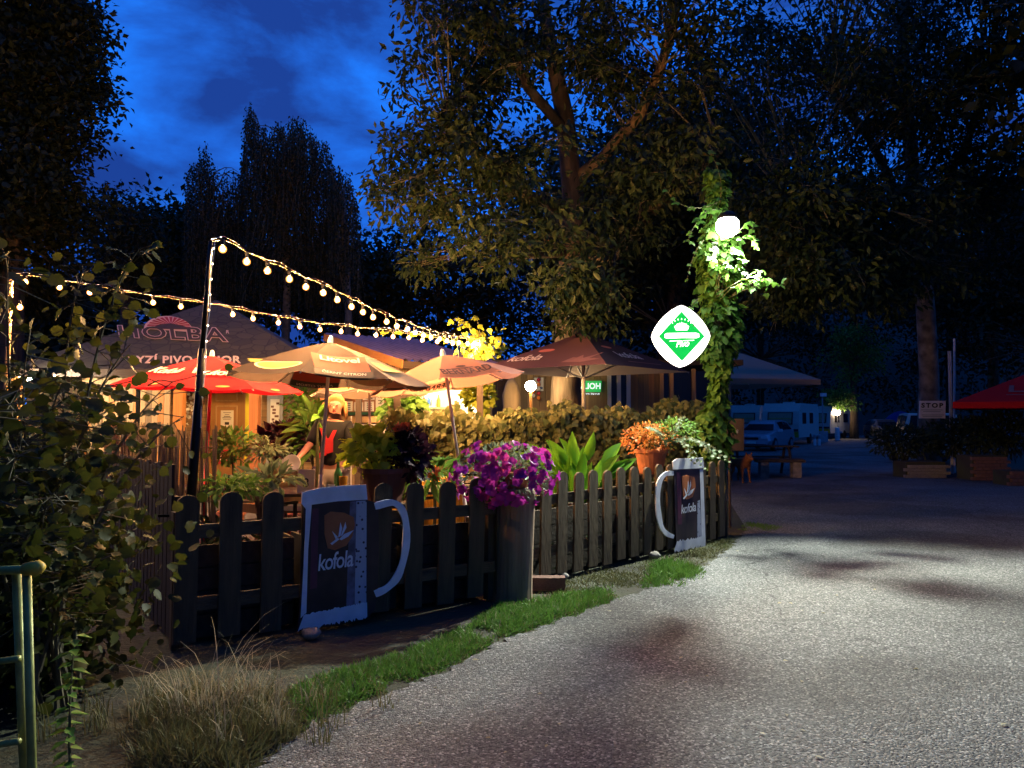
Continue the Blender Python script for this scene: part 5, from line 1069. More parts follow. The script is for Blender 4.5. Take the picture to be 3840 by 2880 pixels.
# ================================================================ patio furniture
def table(label, x, y, rz, top_m='wood_dark', w=1.1, d=.75, cloth_m=None):
    r = thing('patio_table', label, 'table', (x, y, .1), (0, 0, rz))
    for k in range(5): o = MB(); o.box((0, -d / 2 + (k + .5) * d / 5, .73), (w, d / 5 - .012, .03)); o.build('plank', M[top_m], r, local=True)
    for sx_ in (-1, 1):
        for sy_ in (-1, 1): o = MB(); o.box((sx_ * (w / 2 - .08), sy_ * (d / 2 - .07), .36), (.06, .06, .71)); o.build('leg', M[top_m], r, local=True)
    return r
def chair(label, x, y, rz, m='bench_wood'):
    r = thing('patio_chair', label, 'chair', (x, y, .1), (0, 0, rz))
    for k in range(4): o = MB(); o.box((0, -.18 + k * .115, .44), (.44, .10, .025)); o.build('seat_slat', M[m], r, local=True)
    for s in (-1, 1):
        o = MB(); o.tube([(s * .2, .20, 0), (s * .2, .22, .45), (s * .2, .30, .92)], .022, 6); o.build('rear_leg', M[m], r, local=True)
        o = MB(); o.tube([(s * .2, -.2, 0), (s * .2, -.2, .62)], .022, 6); o.build('front_leg', M[m], r, local=True)
        o = MB(); o.box((s * .215, .02, .63), (.05, .46, .025)); o.build('armrest', M[m], r, local=True)
    for z in (.60, .73, .86): o = MB(); o.box((0, .23 + (z - .45) * .17, z), (.42, .022, .085)); o.build('back_slat', M['wood_grey'], r, local=True)
    return r
def at(sx, d): return (sx - 1920) / 2884 * d
table('dark plank table with the number eight card behind the big mug sign', at(1200, 8.0), 8.0, .1)
table('dark plank table at the left of the patio in front of the hut', at(830, 8.4), 8.4, .2)
table('dark plank table below the salmon parasol', at(1700, 8.3), 8.3, .3)
chair('wooden patio chair under the purple leafy plant', at(1005, 7.9), 7.9, 2.5); chair('wooden patio chair left of the log seen over the pickets', at(1570, 8.5), 8.5, 2.3); chair('wooden patio chair right behind the number card', at(1110, 8.9), 8.9, 3.0); chair('wooden patio chair by the hedge behind the petunias', at(1780, 9.2), 9.2, .4)
mat('plaid', (.75, .36, .04), .8, var=.5, scale=9, stretch=(8, .5, .5)); ct2 = table('table under a yellow-orange striped cloth in front of the hedge', at(1610, 9.3), 9.3, 0)
tcl = MB(); tcl.grid(lambda u, v: (-.45 + .9 * u, -.42 - .015 * math.sin(u * 30), .76 - .5 * v), 24, 4); tcl.grid(lambda u, v: (-.45 + .9 * u, -.42 + .8 * v, .76), 6, 4); o = tcl.build('tablecloth', M['plaid']); o.location = (at(1610, 9.3), 9.3, .1); tag(o, 'yellow-orange striped cloth hanging over the table front', 'tablecloth')
cd8 = thing('table_card', 'white card with the number eight standing on a table', 'card', (at(1150, 7.75), 7.75, .845)); cx8 = at(1150, 7.75)
b = MB(); b.prism([Vector((cx8 - .085, 7.75, .846)), Vector((cx8 + .085, 7.75, .846)), Vector((cx8 + .085, 7.77, 1.075)), Vector((cx8 - .085, 7.77, 1.075))], (0, .008, 0)); b.build('sheet', M['paper'], cd8)
letter('lettering', 'eight', lambda x, y: Vector((cx8 - .03 + x * .06, 7.744 + (y * .09 + .05) * .087, .90 + y * .09)), M['ink'], cd8, 1, 1)
def cup(label, sx, d, z, r, h, m, name='cup'):
    b = MB(); b.lathe([(r * .75, 0), (r, h), (r * .9, h), (r * .68, .01)], n=14); o = b.build(name, M[m], smooth=False); o.location = (at(sx, d), d, z); tag(o, label, 'cup'); return o
cup('small white cup on the table with the number card', 1245, 7.85, .846, .04, .07, 'white_paint'); cup('yellow striped tumbler on the table beside the waitress', 1290, 7.9, .846, .045, .15, 'plaid', 'tumbler'); cup('orange glass on the table in front of the hut', 808, 8.3, .846, .035, .13, 'b_orange', 'glass')
def bottle(label, sx, d, z, m, s=1.0):
    key = ('bottle', m)
    if key not in _unit: me = bpy.data.meshes.new('bottle'); me.from_pydata(bt.v, [], bt.f); me.materials.append(M[m]); _unit[key] = me
    o = bpy.data.objects.new('bottle', _unit[key]); link(o); o.location = (at(sx, d), d, z); o.scale = (s, s, s); tag(o, label, 'bottle')
bottle('dark green bottle beside the striped tumbler', 1270, 7.95, .846, 'b_green', 1.25); bottle('red sauce bottle on the striped tablecloth', 1578, 9.1, .862, 'b_red'); bottle('orange sauce bottle on the striped tablecloth', 1640, 9.1, .862, 'b_orange'); bottle('white bottle on the striped tablecloth', 1560, 9.15, .862, 'b_white', .8)
nb_ = MB(); nb_.box((0, 0, .06), (.14, .01, .12)); o = nb_.build('blue_card', M['b_blue']); o.location = (at(1600, 9.0), 9.0, .862); tag(o, 'small blue card standing on the striped tablecloth', 'card')

# ================================================================ people and animals: one skinned body each
def skinned(name, pts, edges, m, parent, root_i=0, sub=2):
    """pts: list of (co, radius or (rx, ry))"""
    me = bpy.data.meshes.new(name); me.from_pydata([p[0] for p in pts], edges, []); o = bpy.data.objects.new(name, me); link(o, parent); me.materials.append(m)
    md = o.modifiers.new('skin', 'SKIN'); md.use_smooth_shade = True
    if not me.skin_vertices: me.attributes.new
    o.data.update()
    lay = me.skin_vertices[0].data if me.skin_vertices else None
    if lay is None: return o
    for i, p in enumerate(pts): lay[i].radius = p[1] if isinstance(p[1], tuple) else (p[1], p[1]); lay[i].use_root = (i == root_i)
    sd = o.modifiers.new('sub', 'SUBSURF'); sd.levels = sub; sd.render_levels = sub
    return o
mat('skin', (.50, .23, .16), .55, var=.08); mat('hair', (.50, .24, .08), .6, var=.3, scale=30); mat('shirt_black', (.012, .011, .012), .85, var=.2); mat('shorts', (.36, .30, .27), .85, var=.15); mat('shirt_red', (.55, .02, .03), .7); mat('shoe', (.06, .05, .05), .6)
px_ = at(1247, 8.6); pe_ = thing('person', 'waitress in a black shirt with red print and pale shorts between the tables', 'person', (px_, 8.6, .1))
body = [((0, 0, .95), .125), ((0, -.01, 1.10), .115), ((.01, -.015, 1.28), .135), ((.015, -.01, 1.40), .115), ((.03, -.03, 1.475), .052), ((.045, -.055, 1.56), .062),
        ((.05, -.065, 1.625), .088), ((.05, -.055, 1.69), .070),
        ((-.135, -.01, 1.405), .058), ((-.215, -.06, 1.22), .043), ((-.265, -.20, 1.12), .035), ((-.30, -.30, 1.06), .026), ((-.315, -.35, 1.035), .032),
        ((.165, -.01, 1.405), .058), ((.235, -.06, 1.21), .043), ((.285, -.22, 1.17), .035), ((.325, -.33, 1.15), .026), ((.345, -.385, 1.135), .032),
        ((-.09, 0, .90), .095), ((-.10, -.02, .50), .062), ((-.105, .02, .10), .040), ((-.11, -.10, .035), .034),
        ((.09, 0, .90), .095), ((.11, -.03, .50), .062), ((.115, .0, .10), .040), ((.12, -.12, .035), .034)]
be = [(0, 1), (1, 2), (2, 3), (3, 4), (4, 5), (5, 6), (6, 7), (3, 8), (8, 9), (9, 10), (10, 11), (11, 12), (3, 13), (13, 14), (14, 15), (15, 16), (16, 17), (0, 18), (18, 19), (19, 20), (20, 21), (0, 22), (22, 23), (23, 24), (24, 25)]
def fingers(i0, hand, dirn, side):
    out = []; h = Vector(hand); d = Vector(dirn).normalized(); s = Vector(side).normalized(); dn = Vector((0, 0, -1))
    for k in range(4):
        a = h + d * .025 + s * (-.024 + .016 * k); ln = (.055, .065, .062, .048)[k]; out.append([(a, .0095), (a + d * ln * .55 + dn * .008, .0088), (a + d * ln + dn * .028, .0078)])
    a = h + s * -.030 - d * .005; out.append([(a, .011), (a - s * .028 + d * .018, .0095), (a - s * .034 + d * .045 + dn * .012, .0085)])
    return out
for hi, dirn, side in ((12, (-.3, -.85, -.35), (1, -.3, 0)), (17, (.4, -.85, -.25), (-1, -.4, 0))):
    for ch in fingers(len(body), body[hi][0], dirn, side):
        i = len(body); body += [(tuple(p), r) for p, r in ch]; be += [(hi, i), (i, i + 1), (i + 1, i + 2)]
skinned('body', body, be, M['skin'], pe_)
sh_ = [((0, 0, .93), .158), ((0, -.01, 1.10), .142), ((.01, -.015, 1.28), .152), ((.015, -.01, 1.405), .122), ((-.14, -.01, 1.41), .078), ((-.20, -.045, 1.26), .074), ((-.225, -.08, 1.20), .072), ((.17, -.01, 1.41), .078), ((.22, -.045, 1.25), .074), ((.245, -.08, 1.19), .072)]
skinned('shirt', sh_, [(0, 1), (1, 2), (2, 3), (3, 4), (4, 5), (5, 6), (3, 7), (7, 8), (8, 9)], M['shirt_black'], pe_)
skinned('shorts', [((0, 0, .92), .135), ((-.09, 0, .86), .108), ((-.10, -.01, .60), .10), ((.09, 0, .86), .108), ((.105, -.015, .60), .10)], [(0, 1), (1, 2), (0, 3), (3, 4)], M['shorts'], pe_)
b = MB()
for poly in ([(-.10, 1.39), (-.055, 1.37), (-.02, 1.27), (-.06, 1.25)], [(.09, 1.36), (.05, 1.36), (.0, 1.26), (.045, 1.25)], [(-.06, 1.27), (.05, 1.27), (.05, 1.12), (-.03, 1.10), (-.055, 1.16)], [(-.14, 1.08), (-.05, 1.14), (-.02, 1.09), (-.10, 1.05)]): b.prism([Vector((x, -.168 - .01 * math.cos(x * 8), z)) for x, z in poly], (0, .012, 0))
b.build('shirt_print', M['shirt_red'], pe_, local=True)
hb = MB(); hb.sphere((.05, -.035, 1.66), (.100, .105, .104), 14, 10)
hb.v = [v for v in hb.v]
for v in hb.v:
    if v.y < -.09 and v.z < 1.70: v.y = -.09 + (v.y + .09) * .05
hb.build('hair', M['hair'], pe_, local=True, smooth=True)
b = MB()
for k in range(26):
    a = math.radians(-15 + k * 210 / 25); c = Vector((.05 + math.cos(a) * .098, -.035 + math.sin(a) * .10, 1.67)); b.tube([c, c + Vector((math.cos(a) * .015, math.sin(a) * .012, -.10)), c + Vector((math.cos(a) * .01 + random.gauss(0, .01), 0, -.17 + random.uniform(-.03, .02)))], [.020, .018, .006], 5)
b.build('hair_strands', M['hair'], pe_, local=True, smooth=True)
b = MB(); b.sphere((.05, -.158, 1.60), (.014, .020, .02), 8, 6)
for s in (-1, 1): b.sphere((.05 + s * .033, -.142, 1.63), (.013, .008, .008), 8, 5)
b.build('nose_and_eyes', M['skin'], pe_, local=True, smooth=True)
b = MB(); b.box((.05, -.139, 1.565), (.045, .008, .009)); b.build('mouth', M['red_sign'], pe_, local=True)
for s in (-1, 1): b = MB(); b.sphere((.05 + s * .036, -.150, 1.632), (.009, .004, .006), 6, 4); b.build('eye', M['ink'], pe_, local=True)
for s, y in ((-1, -.06), (1, -.08)): b = MB(); b.sphere((s * .112, y, .045), (.05, .13, .045), 10, 6); b.build('shoe', M['shoe'], pe_, local=True, smooth=True)
b = MB(); b.lathe([(.02, 0), (.085, .012), (.10, .02), (.095, .022), (.02, .008)], n=18); o = b.build('ashtray_plate', M['alu']); o.location = Vector((px_ - .33, 8.19, 1.105)); o.rotation_euler = (1.25, .1, 0); tag(o, 'small round metal dish in the left hand of the waitress', 'dish')
# dog
mat('dog_fur', (.26, .10, .04), .8, var=.35, scale=14); dx = at(2783, 19); dg = thing('dog', 'rust-brown dog standing on the asphalt facing the camera beside the bench', 'dog', (dx, 19, 0), (0, 0, .12))
dp = [((0, .45, .50), .105), ((0, .15, .47), .125), ((0, -.12, .46), .145), ((0, -.26, .56), .085), ((.01, -.34, .63), .075), ((.03, -.42, .605), .048), ((.04, -.50, .59), .032),
      ((-.08, -.16, .38), .055), ((-.085, -.15, .24), .034), ((-.088, -.17, .12), .028), ((-.09, -.19, .03), .030), ((-.09, -.23, .022), .028), ((.08, -.16, .38), .055), ((.085, -.15, .24), .034), ((.088, -.18, .12), .028), ((.09, -.20, .03), .030), ((.09, -.24, .022), .028),
      ((-.08, .45, .40), .07), ((-.085, .38, .27), .042), ((-.09, .53, .17), .028), ((-.09, .50, .03), .028), ((-.09, .46, .022), .026), ((.08, .45, .40), .07), ((.085, .38, .27), .042), ((.09, .53, .17), .028), ((.09, .50, .03), .028), ((.09, .46, .022), .026),
      ((0, .58, .52), .035), ((.02, .75, .42), .022), ((.03, .88, .40), .014), ((-.05, -.33, .70), .024), ((-.065, -.335, .765), .012), ((.07, -.33, .70), .024), ((.085, -.335, .765), .012)]
de = [(0, 1), (1, 2), (2, 3), (3, 4), (4, 5), (5, 6), (2, 7), (7, 8), (8, 9), (9, 10), (10, 11), (2, 12), (12, 13), (13, 14), (14, 15), (15, 16), (0, 17), (17, 18), (18, 19), (19, 20), (20, 21), (0, 22), (22, 23), (23, 24), (24, 25), (25, 26), (0, 27), (27, 28), (28, 29), (4, 30), (30, 31), (4, 32), (32, 33)]
skinned('body', dp, de, M['dog_fur'], dg)
b = MB(); b.sphere((.042, -.535, .592), (.018, .012, .014), 7, 5); b.build('nose', M['ink'], dg, local=True)
for s in (-1, 1): b = MB(); b.sphere((.02 + s * .035, -.405, .66), .010, 6, 4); b.build('eye', M['ink'], dg, local=True)
# picnic table by the dog
pt = thing('picnic_table', 'dark wooden picnic table with benches near the dog', 'picnic table', (at(2850, 21.5), 21.5, 0), (0, 0, -.12))
for k in range(5): o = MB(); o.box((0, -.32 + k * .16, .80), (1.9, .148, .04)); o.build('top_plank', M['bench_wood'], pt, local=True)
for y in (-.72, -.58, .58, .72): o = MB(); o.box((0, y, .47), (1.9, .13, .04)); o.build('bench_plank', M['bench_wood'], pt, local=True)
for s in (-.7, .7):
    o = MB(); o.tube([(s, -.72, .0), (s, -.25, .78)], .04, 5); o.build('leg', M['bench_wood'], pt, local=True); o = MB(); o.tube([(s, .72, 0), (s, .25, .78)], .04, 5); o.build('leg', M['bench_wood'], pt, local=True); o = MB(); o.box((s, 0, .42), (.05, 1.56, .07)); o.build('cross_beam', M['bench_wood'], pt, local=True)
lbn = thing('low_bench', 'low dark plank bench on stone blocks in front of the picnic table', 'bench', (at(2920, 20.6), 20.6, 0), (0, 0, -.06)); o = MB(); o.box((0, 0, .44), (1.25, .36, .07)); o.build('plank', M['bench_wood'], lbn, local=True)
for s in (-.42, .42): o = MB(); o.box((s, 0, .2), (.22, .28, .40)); o.build('block', M['stone'], lbn, local=True)
db = thing('chalk_board', 'dark board with chalk number at the foot of the vine post', 'board', (at(2735, 11.2), 11.2, .0)); q = W(2735, 1620, 11.2); b = MB(); b.prism([W(x, y, 11.2) for x, y in ((2690, 1570), (2790, 1570), (2790, 1690), (2690, 1690))], (0, .03, 0)); b.build('panel', M['wood_dark'], db)
letter('lettering', 'n388', lambda x, y: W(2742 + x * 27, 1624 - y * 13, 11.19), M['grey_paint'], db, 1, 1); b = MB(); b.tube([(q.x, q.y + .02, 0), (q.x, q.y + .02, 1.2)], .02, 6); b.build('leg', M['wood_dark'], db)

# ================================================================ right side: stop sign, planters, juniper
sx0 = at(3565, 22); ss = thing('stop_sign', 'white board reading STOP on a grey post beside the juniper hedge', 'sign', (sx0, 22, 0)); b = MB(); b.tube([(sx0, 22, 0), (sx0, 22, 3.5)], .05, 8); b.build('post', M['grey_paint'], ss); mat('stop_board', (.85, .82, .82), .6, var=.06)
b = MB(); b.prism([W(x, y, 21.93) for x, y in ((3449, 1503), (3547, 1503), (3545, 1569), (3447, 1569))], (0, .03, 0)); bd = b.build('board', M['stop_board'], ss); letter('lettering', 'stop', lambda x, y: W(3455 + x * 82, 1528 - y * 17, 21.92), M['ink'], bd, 1, 1)
for y0, x0, x1 in ((1536, 3455, 3536), (1542, 3462, 3528), (1555, 3456, 3540), (1561, 3460, 3534)): b = MB(); b.prism([W(x, y, 21.92) for x, y in ((x0, y0), (x1, y0), (x1, y0 + 2.2), (x0, y0 + 2.2))], (0, .004, 0)); b.build('print_line', M['grey_paint'], bd)
b = MB(); b.prism([W(x, y, 21.93) for x, y in ((3548, 1590), (3564, 1590), (3564, 1604), (3548, 1604))], (0, .03, 0)); b.build('plate', M['stop_board'], ss)
q = W(3576, 1640, 22.4); b = MB(); b.tube([(q.x, 22.4, 0), W(3578, 1270, 22.4)], .028, 8); tag(b.build('white_pole', M['alu']), 'slim pale pole right next to the STOP sign post', 'pole')
for lab, sx, d, w, dp_, h, m in (('large brick planter under the juniper right of centre', 3672, 20.0, .9, .8, .62, 'brick'), ('low brick planter at the right edge', 3800, 18.4, .75, .7, .34, 'brick'), ('stone planter at the left end of the juniper', 3440, 20.8, 1.1, .8, .42, 'stone')):
    x = at(sx, d); r = thing('planter', lab, 'planter', (x, d, 0)); nb2 = max(3, int(h / .085))
    for k in range(nb2):
        for j in range(5):
            bw = w / 5; xx = -w / 2 + (j + .5) * bw + (bw * .25 if k % 2 else -bw * .25)
            ubox('brick', (x + xx, d - dp_ / 2, .0425 + k * .085), (bw - .012, .10, .075), M[m], r)
    ubox('soil_box', (x, d, h / 2), (w - .05, dp_ - .1, h), M['soil'], r)
for lab, sx, sy, d, rx, ry, rz, n in (('dark low juniper spreading at the left end of the planters', 3390, 1655, 21.5, 1.0, .8, .45, 1800), ('dark juniper bush behind the STOP sign post', 3600, 1640, 21.8, 1.1, .9, .55, 2200), ('dark juniper bush at the right edge behind the planters', 3770, 1630, 20.6, 1.1, .9, .62, 2200)):
    c = W(sx, sy, d); bush(lab, c, (rx, ry, rz), n, .16, .35, 'leaf_juniper', 'simple', None, 0, droop=.2, cat='shrub', name='juniper', base=(c.x, c.y, 0), up_=.2)
# ================================================================ vehicles
mat('car_silver', (.38, .40, .44), .3, .5, var=.04); mat('car_grey', (.14, .145, .16), .3, .5, var=.04); mat('car_beige', (.50, .55, .46), .4, .1, var=.06); mat('tyre', (.012, .012, .012), .85); mat('lamp_glass', (.7, .72, .75), .1, var=.02); mat('tail_red', (.4, .02, .02), .2); mat('caravan', (.50, .52, .46), .45, var=.06); mat('caravan_band', (.03, .03, .035), .5); mat('caravan_yellow', (.45, .42, .05), .5); mat('curtain', (.32, .30, .20), .8, var=.3, scale=10, stretch=(6, 1, 1))
def ringloft(st):
    b = MB(); k = 0
    for (y, wb, zb, wm_, zm, wl_, zl, wr_, zr) in st: b.v += [Vector(p) for p in ((-wb, y, zb), (-wm_, y, zm), (-wl_, y, zl), (-wr_, y, zr), (wr_, y, zr), (wl_, y, zl), (wm_, y, zm), (wb, y, zb))]
    n = len(st)
    for i in range(n - 1):
        for j in range(8): a = i * 8 + j; c = i * 8 + (j + 1) % 8; b.f.append([a, a + 8, c + 8, c])
    b.f.append(list(range(8))); b.f.append([(n - 1) * 8 + 7 - j for j in range(8)]); b.mi = [0] * len(b.f); return b
def car(label, loc, rz, paint, st, wheels=(-1.3, 1.3), front=True):
    r = thing('parked_car', label, 'car', loc, (0, 0, rz)); b = ringloft(st); body_ = b.build('body', M[paint], r, local=True)
    i0 = max(range(len(st) - 1), key=lambda i: st[i + 1][8] - st[i][8]); i1 = max(range(len(st) - 1), key=lambda i: st[i][8] - st[i + 1][8])
    def glass(i, sgn):
        a, c = st[i], st[i + 1]; q = MB(); lo, hi = (a, c) if a[8] < c[8] else (c, a); y0, y1 = lo[0], hi[0]; o_ = sgn * .015
        q.prism([(-lo[7] * .98, y0 + o_, lo[8] + .02), (lo[7] * .98, y0 + o_, lo[8] + .02), (hi[7] * .9, y1 + o_, hi[8] - .05), (-hi[7] * .9, y1 + o_, hi[8] - .05)], (0, sgn * .012, .012)); return q.build('windscreen', M['glass_dark'], r, local=True)
    glass(i0, -1); glass(i1, 1)
    for s in (-1, 1):
        for i in range(i0 + 1, i1):
            a, c = st[i], st[i + 1]; q = MB(); q.prism([Vector((s * (a[5] * .99), a[0] + .05, a[6] + .04)), Vector((s * (c[5] * .99), c[0] - .03, c[6] + .04)), Vector((s * (c[7] + (c[5] - c[7]) * .14), c[0] - .05, c[8] - .07)), Vector((s * (a[7] + (a[5] - a[7]) * .14), a[0] + .07, a[8] - .07))], (s * .012, 0, .004)); q.build('side_window', M['glass_dark'], r, local=True)
        for y in wheels:
            q = MB(); q.lathe([(.30, -.10), (.32, -.06), (.32, .06), (.30, .10)], (s * .80, y, .32), 18, 0, (Vector((0, 1, 0)), Vector((0, 0, 1)), Vector((1, 0, 0)))); t_ = q.build('tyre', M['tyre'], r, local=True)
            q = MB(); q.lathe([(.20, -.11), (.19, .11)], (s * .805, y, .32), 12, 0, (Vector((0, 1, 0)), Vector((0, 0, 1)), Vector((1, 0, 0)))); q.build('rim', M['steel'], t_, local=True)
        yf = st[0][0]; q = MB(); q.box((s * .60, yf - .005 + .06, .66), (.30, .16, .13)); q.build('headlight', M['lamp_glass' if front else 'tail_red'], r, local=True)
        q = MB(); q.box((s * .97, st[i0][0] + .25, .98), (.20, .10, .13)); q.build('mirror', M['lamp_glass' if s > 0 else paint], r, local=True)
    q = MB(); q.box((0, st[0][0] - .012, .60), (.66, .03, .11)); q.build('grille', M['black_metal'], r, local=True); q = MB(); q.box((0, st[0][0] - .03, .42), (.46, .02, .10)); q.build('plate', M['paper'], r, local=True); q = MB(); q.box((0, st[0][0] - .01, .30), (1.4, .08, .10)); q.build('bumper', M['caravan_band'], r, local=True)
    return r
HATCH = [(-2.1, .70, .30, .80, .48, .74, .66, .62, .70), (-1.92, .80, .22, .86, .50, .82, .76, .70, .80), (-1.05, .82, .20, .88, .55, .86, .92, .74, .97), (-.35, .82, .20, .88, .55, .86, .95, .60, 1.42), (.6, .82, .20, .88, .55, .86, .96, .60, 1.46), (1.55, .82, .20, .88, .55, .85, .97, .58, 1.38), (2.0, .80, .25, .86, .55, .82, .98, .66, 1.02), (2.1, .74, .32, .82, .55, .78, .9, .62, .94)]
SUV = [(-2.1, .78, .40, .86, .60, .84, .95, .74, 1.0), (-2.02, .84, .34, .90, .60, .88, 1.05, .76, 1.10), (-1.75, .84, .34, .90, .60, .88, 1.08, .70, 1.70), (-.6, .84, .34, .90, .60, .88, 1.08, .70, 1.74), (.5, .84, .34, .90, .60, .88, 1.08, .70, 1.72), (1.0, .84, .34, .90, .60, .88, 1.06, .76, 1.12), (2.0, .82, .36, .88, .60, .86, .98, .74, 1.02), (2.1, .76, .42, .84, .60, .8, .9, .7, .95)]
car('silver hatchback parked in front of the big caravan', (at(2868, 38), 38, 0), -.62, 'car_silver', HATCH); car('dark grey hatchback facing the camera beyond the lawn', (at(3312, 58), 58, 0), -.12, 'car_grey', HATCH); car('pale boxy off-road car half hidden by the juniper', (at(3462, 27), 27, 0), -.35, 'car_beige', SUV, front=False)
def caravan(label, loc, rz, L, w, prof, m='caravan', fm='caravan_yellow', tri=True):
    r = thing('caravan', label, 'caravan', loc, (0, 0, rz)); b = MB(); b.prism([Vector((-w / 2, y, z)) for y, z in prof], (w, 0, 0)); b.build('body', M[m], r, local=True)
    def fp(x, z, o): # point on the front face
        for (y0, z0), (y1, z1) in zip(prof[:-1], prof[1:]):
            if z0 <= z <= z1: return Vector((x, y0 + (y1 - y0) * (z - z0) / (z1 - z0) - o, z))
        return Vector((x, prof[0][0] - o, z))
    def face(nm, x0, x1, z0, z1, m_, o): q = MB(); q.prism([fp(x0, z0, o), fp(x1, z0, o), fp(x1, z1, o), fp(x0, z1, o)], (0, -.012, 0)); return q.build(nm, M[m_], r, local=True)
    wf = face('window_frame', -.72, .72, 1.18, 1.90, 'caravan_band', .03); q = MB(); q.prism([fp(-.65, 1.24, .055), fp(.65, 1.24, .055), fp(.65, 1.84, .055), fp(-.65, 1.84, .055)], (0, -.012, 0)); q.build('curtain', M['curtain'], wf, local=True); q = MB(); q.prism([fp(-.65, 1.52, .085), fp(.65, 1.52, .085), fp(.65, 1.55, .085), fp(-.65, 1.55, .085)], (0, -.012, 0)); q.build('bar', M['caravan_yellow'], wf, local=True)
    face('dark_band', -w / 2 + .02, w / 2 - .02, .78, .92, 'caravan_band', .03); face('lower_panel', -w / 2 + .02, w / 2 - .02, prof[0][1] + .02, .76, fm, .03)
    if tri: q = MB(); q.prism([fp(.45, .50, .05), fp(.75, .50, .05), fp(.60, .75, .05)], (0, -.012, 0)); q.build('warning_triangle', M['caravan_band'], r, local=True)
    for y in (L * .25, L * .6):
        for s in (-1, 1): q = MB(); q.box((s * (w / 2 + .008), y, 1.55), (.02, .9, .65)); q.build('side_window', M['glass_dark'], r, local=True)
    for s in (-1, 1): q = MB(); q.lathe([(.30, -.09), (.33, 0), (.30, .09)], (s * (w / 2 - .08), L * .55, .33), 14, 0, (Vector((0, 1, 0)), Vector((0, 0, 1)), Vector((1, 0, 0)))); q.build('wheel', M['tyre'], r, local=True)
    q = MB(); q.tube([(-.5, 0, .42), (0, -1.0, .42), (.5, 0, .42)], .04, 5); q.tube([(0, -1, .42), (0, -1, .0)], .03, 5); q.build('drawbar', M['grey_paint'], r, local=True); q = MB(); q.box((0, L * .4, prof[4][1] + .05), (.6, .5, .12)); q.build('roof_vent', M[m], r, local=True)
    return r
CP = [(0, .42), (-.12, .80), (-.10, 1.25), (.10, 1.95), (.55, 2.42), (5.0, 2.42), (5.3, 2.1), (5.3, .42)]
caravan('large white caravan with wide front window behind the silver car', (at(2925, 45), 45, 0), -.58, 5.3, 2.1, CP); caravan('white camper standing behind the small lamp post', (at(3062, 57), 57, 0), -.75, 5.0, 2.0, CP, tri=False); caravan('camper whose red lamplight is painted as its lower panel, beside the tree trunk', (at(3150, 60), 60, 0), -.2, 5.0, 1.9, CP, fm='red_sign', tri=False); caravan('pale caravan half hidden at the left of the big caravan', (at(2790, 52), 52, 0), -.5, 5.0, 2.0, CP, tri=False)  # reddish lamplight on the third camper is given as red panel paint
# small lamp post, bollards, bin, tents
x = at(3084, 50); sl = thing('small_lamp_post', 'thin grey lamp post with a small head on the camp lawn', 'lamp post', (x, 50, 0)); b = MB(); b.tube([(x, 50, 0), (x, 50, 3.0)], [.06, .045], 8); b.build('pole', M['grey_paint'], sl); b = MB(); b.box((x + .05, 49.95, 3.06), (.34, .22, .22)); b.build('head', M['white_paint'], sl); b = MB(); b.box((x, 50, .35), (.5, .4, .70)); b.build('cabinet', M['grey_paint'], sl)
x = at(3138, 54); sb = thing('service_pillar', 'white service pillar standing on the camp lawn', 'pillar', (x, 54, 0)); b = MB(); b.lathe([(.16, 0), (.16, .80), (.12, .90), (.02, .92)], (x, 54, 0), 12); b.build('column', M['white_paint'], sb); b = MB(); b.box((x + .2, 53.9, .55), (.16, .1, .12)); b.build('socket', M['grey_paint'], sb)
for sx, lab in ((3053, 'left one of two white marker posts on the dark lawn'), (3069, 'right one of two white marker posts on the dark lawn')): x = at(sx, 44); bb_ = thing('marker_post', lab, 'post', (x, 44, 0)); b = MB(); b.lathe([(.085, 0), (.085, .34), (.06, .36)], (x, 44, 0), 10); b.build('column', M['white_paint'], bb_); b = MB(); b.lathe([(.06, .36), (.06, .46), (.10, .48), (.11, .58), (.05, .62)], (x, 44, 0), 10); b.build('head', M['grey_paint'], bb_)
x = at(3350, 44); bn = thing('waste_bin', 'black wheeled bin in front of the dark grey car', 'bin', (x, 44, 0)); b = MB(); b.prism([(x - .42, 43.6, 0), (x + .42, 43.6, 0), (x + .50, 43.6, 1.05), (x - .50, 43.6, 1.05)], (0, .8, 0)); b.build('tub', M['black_metal'], bn); b = MB(); b.box((x, 43.95, 1.10), (1.06, .95, .10)); b.build('lid', M['black_metal'], bn); 
for s in (-1, 1): b = MB(); b.lathe([(.09, -.03), (.09, .03)], (x + s * .4, 43.55, .09), 10, 0, (Vector((0, 1, 0)), Vector((0, 0, 1)), Vector((1, 0, 0)))); b.build('wheel', M['tyre'], bn)
cloth('tent_blue', (.035, .14, .55), .4); cloth('tent_grey', (.20, .22, .24), .3)
def tent(label, x, y, w, d, h, m): r = thing('tent', label, 'tent', (x, y, 0)); b = MB(); b.grid(lambda u, v: (x - w / 2 + w * u, y - d / 2 + d * v, h * (math.sin(math.pi * min(max(u, .001), .999)) ** .7) * (.55 + .45 * math.sin(math.pi * v))), 14, 8); b.build('canopy', M[m], r, smooth=True); b = MB(); b.prism([(x - w * .18, y - d / 2 - .02, 0), (x + w * .18, y - d / 2 - .02, 0), (x, y - d / 2 + .3, h * .55)], (0, .02, 0)); b.build('door', M['caravan_band'], r)
tent('bright blue tent behind the dark grey car', at(3375, 62), 62, 3.6, 3, 2.1, 'tent_blue'); tent('grey dome tent under the right red parasol', at(3790, 36), 36, 3.4, 3, 1.75, 'tent_grey')
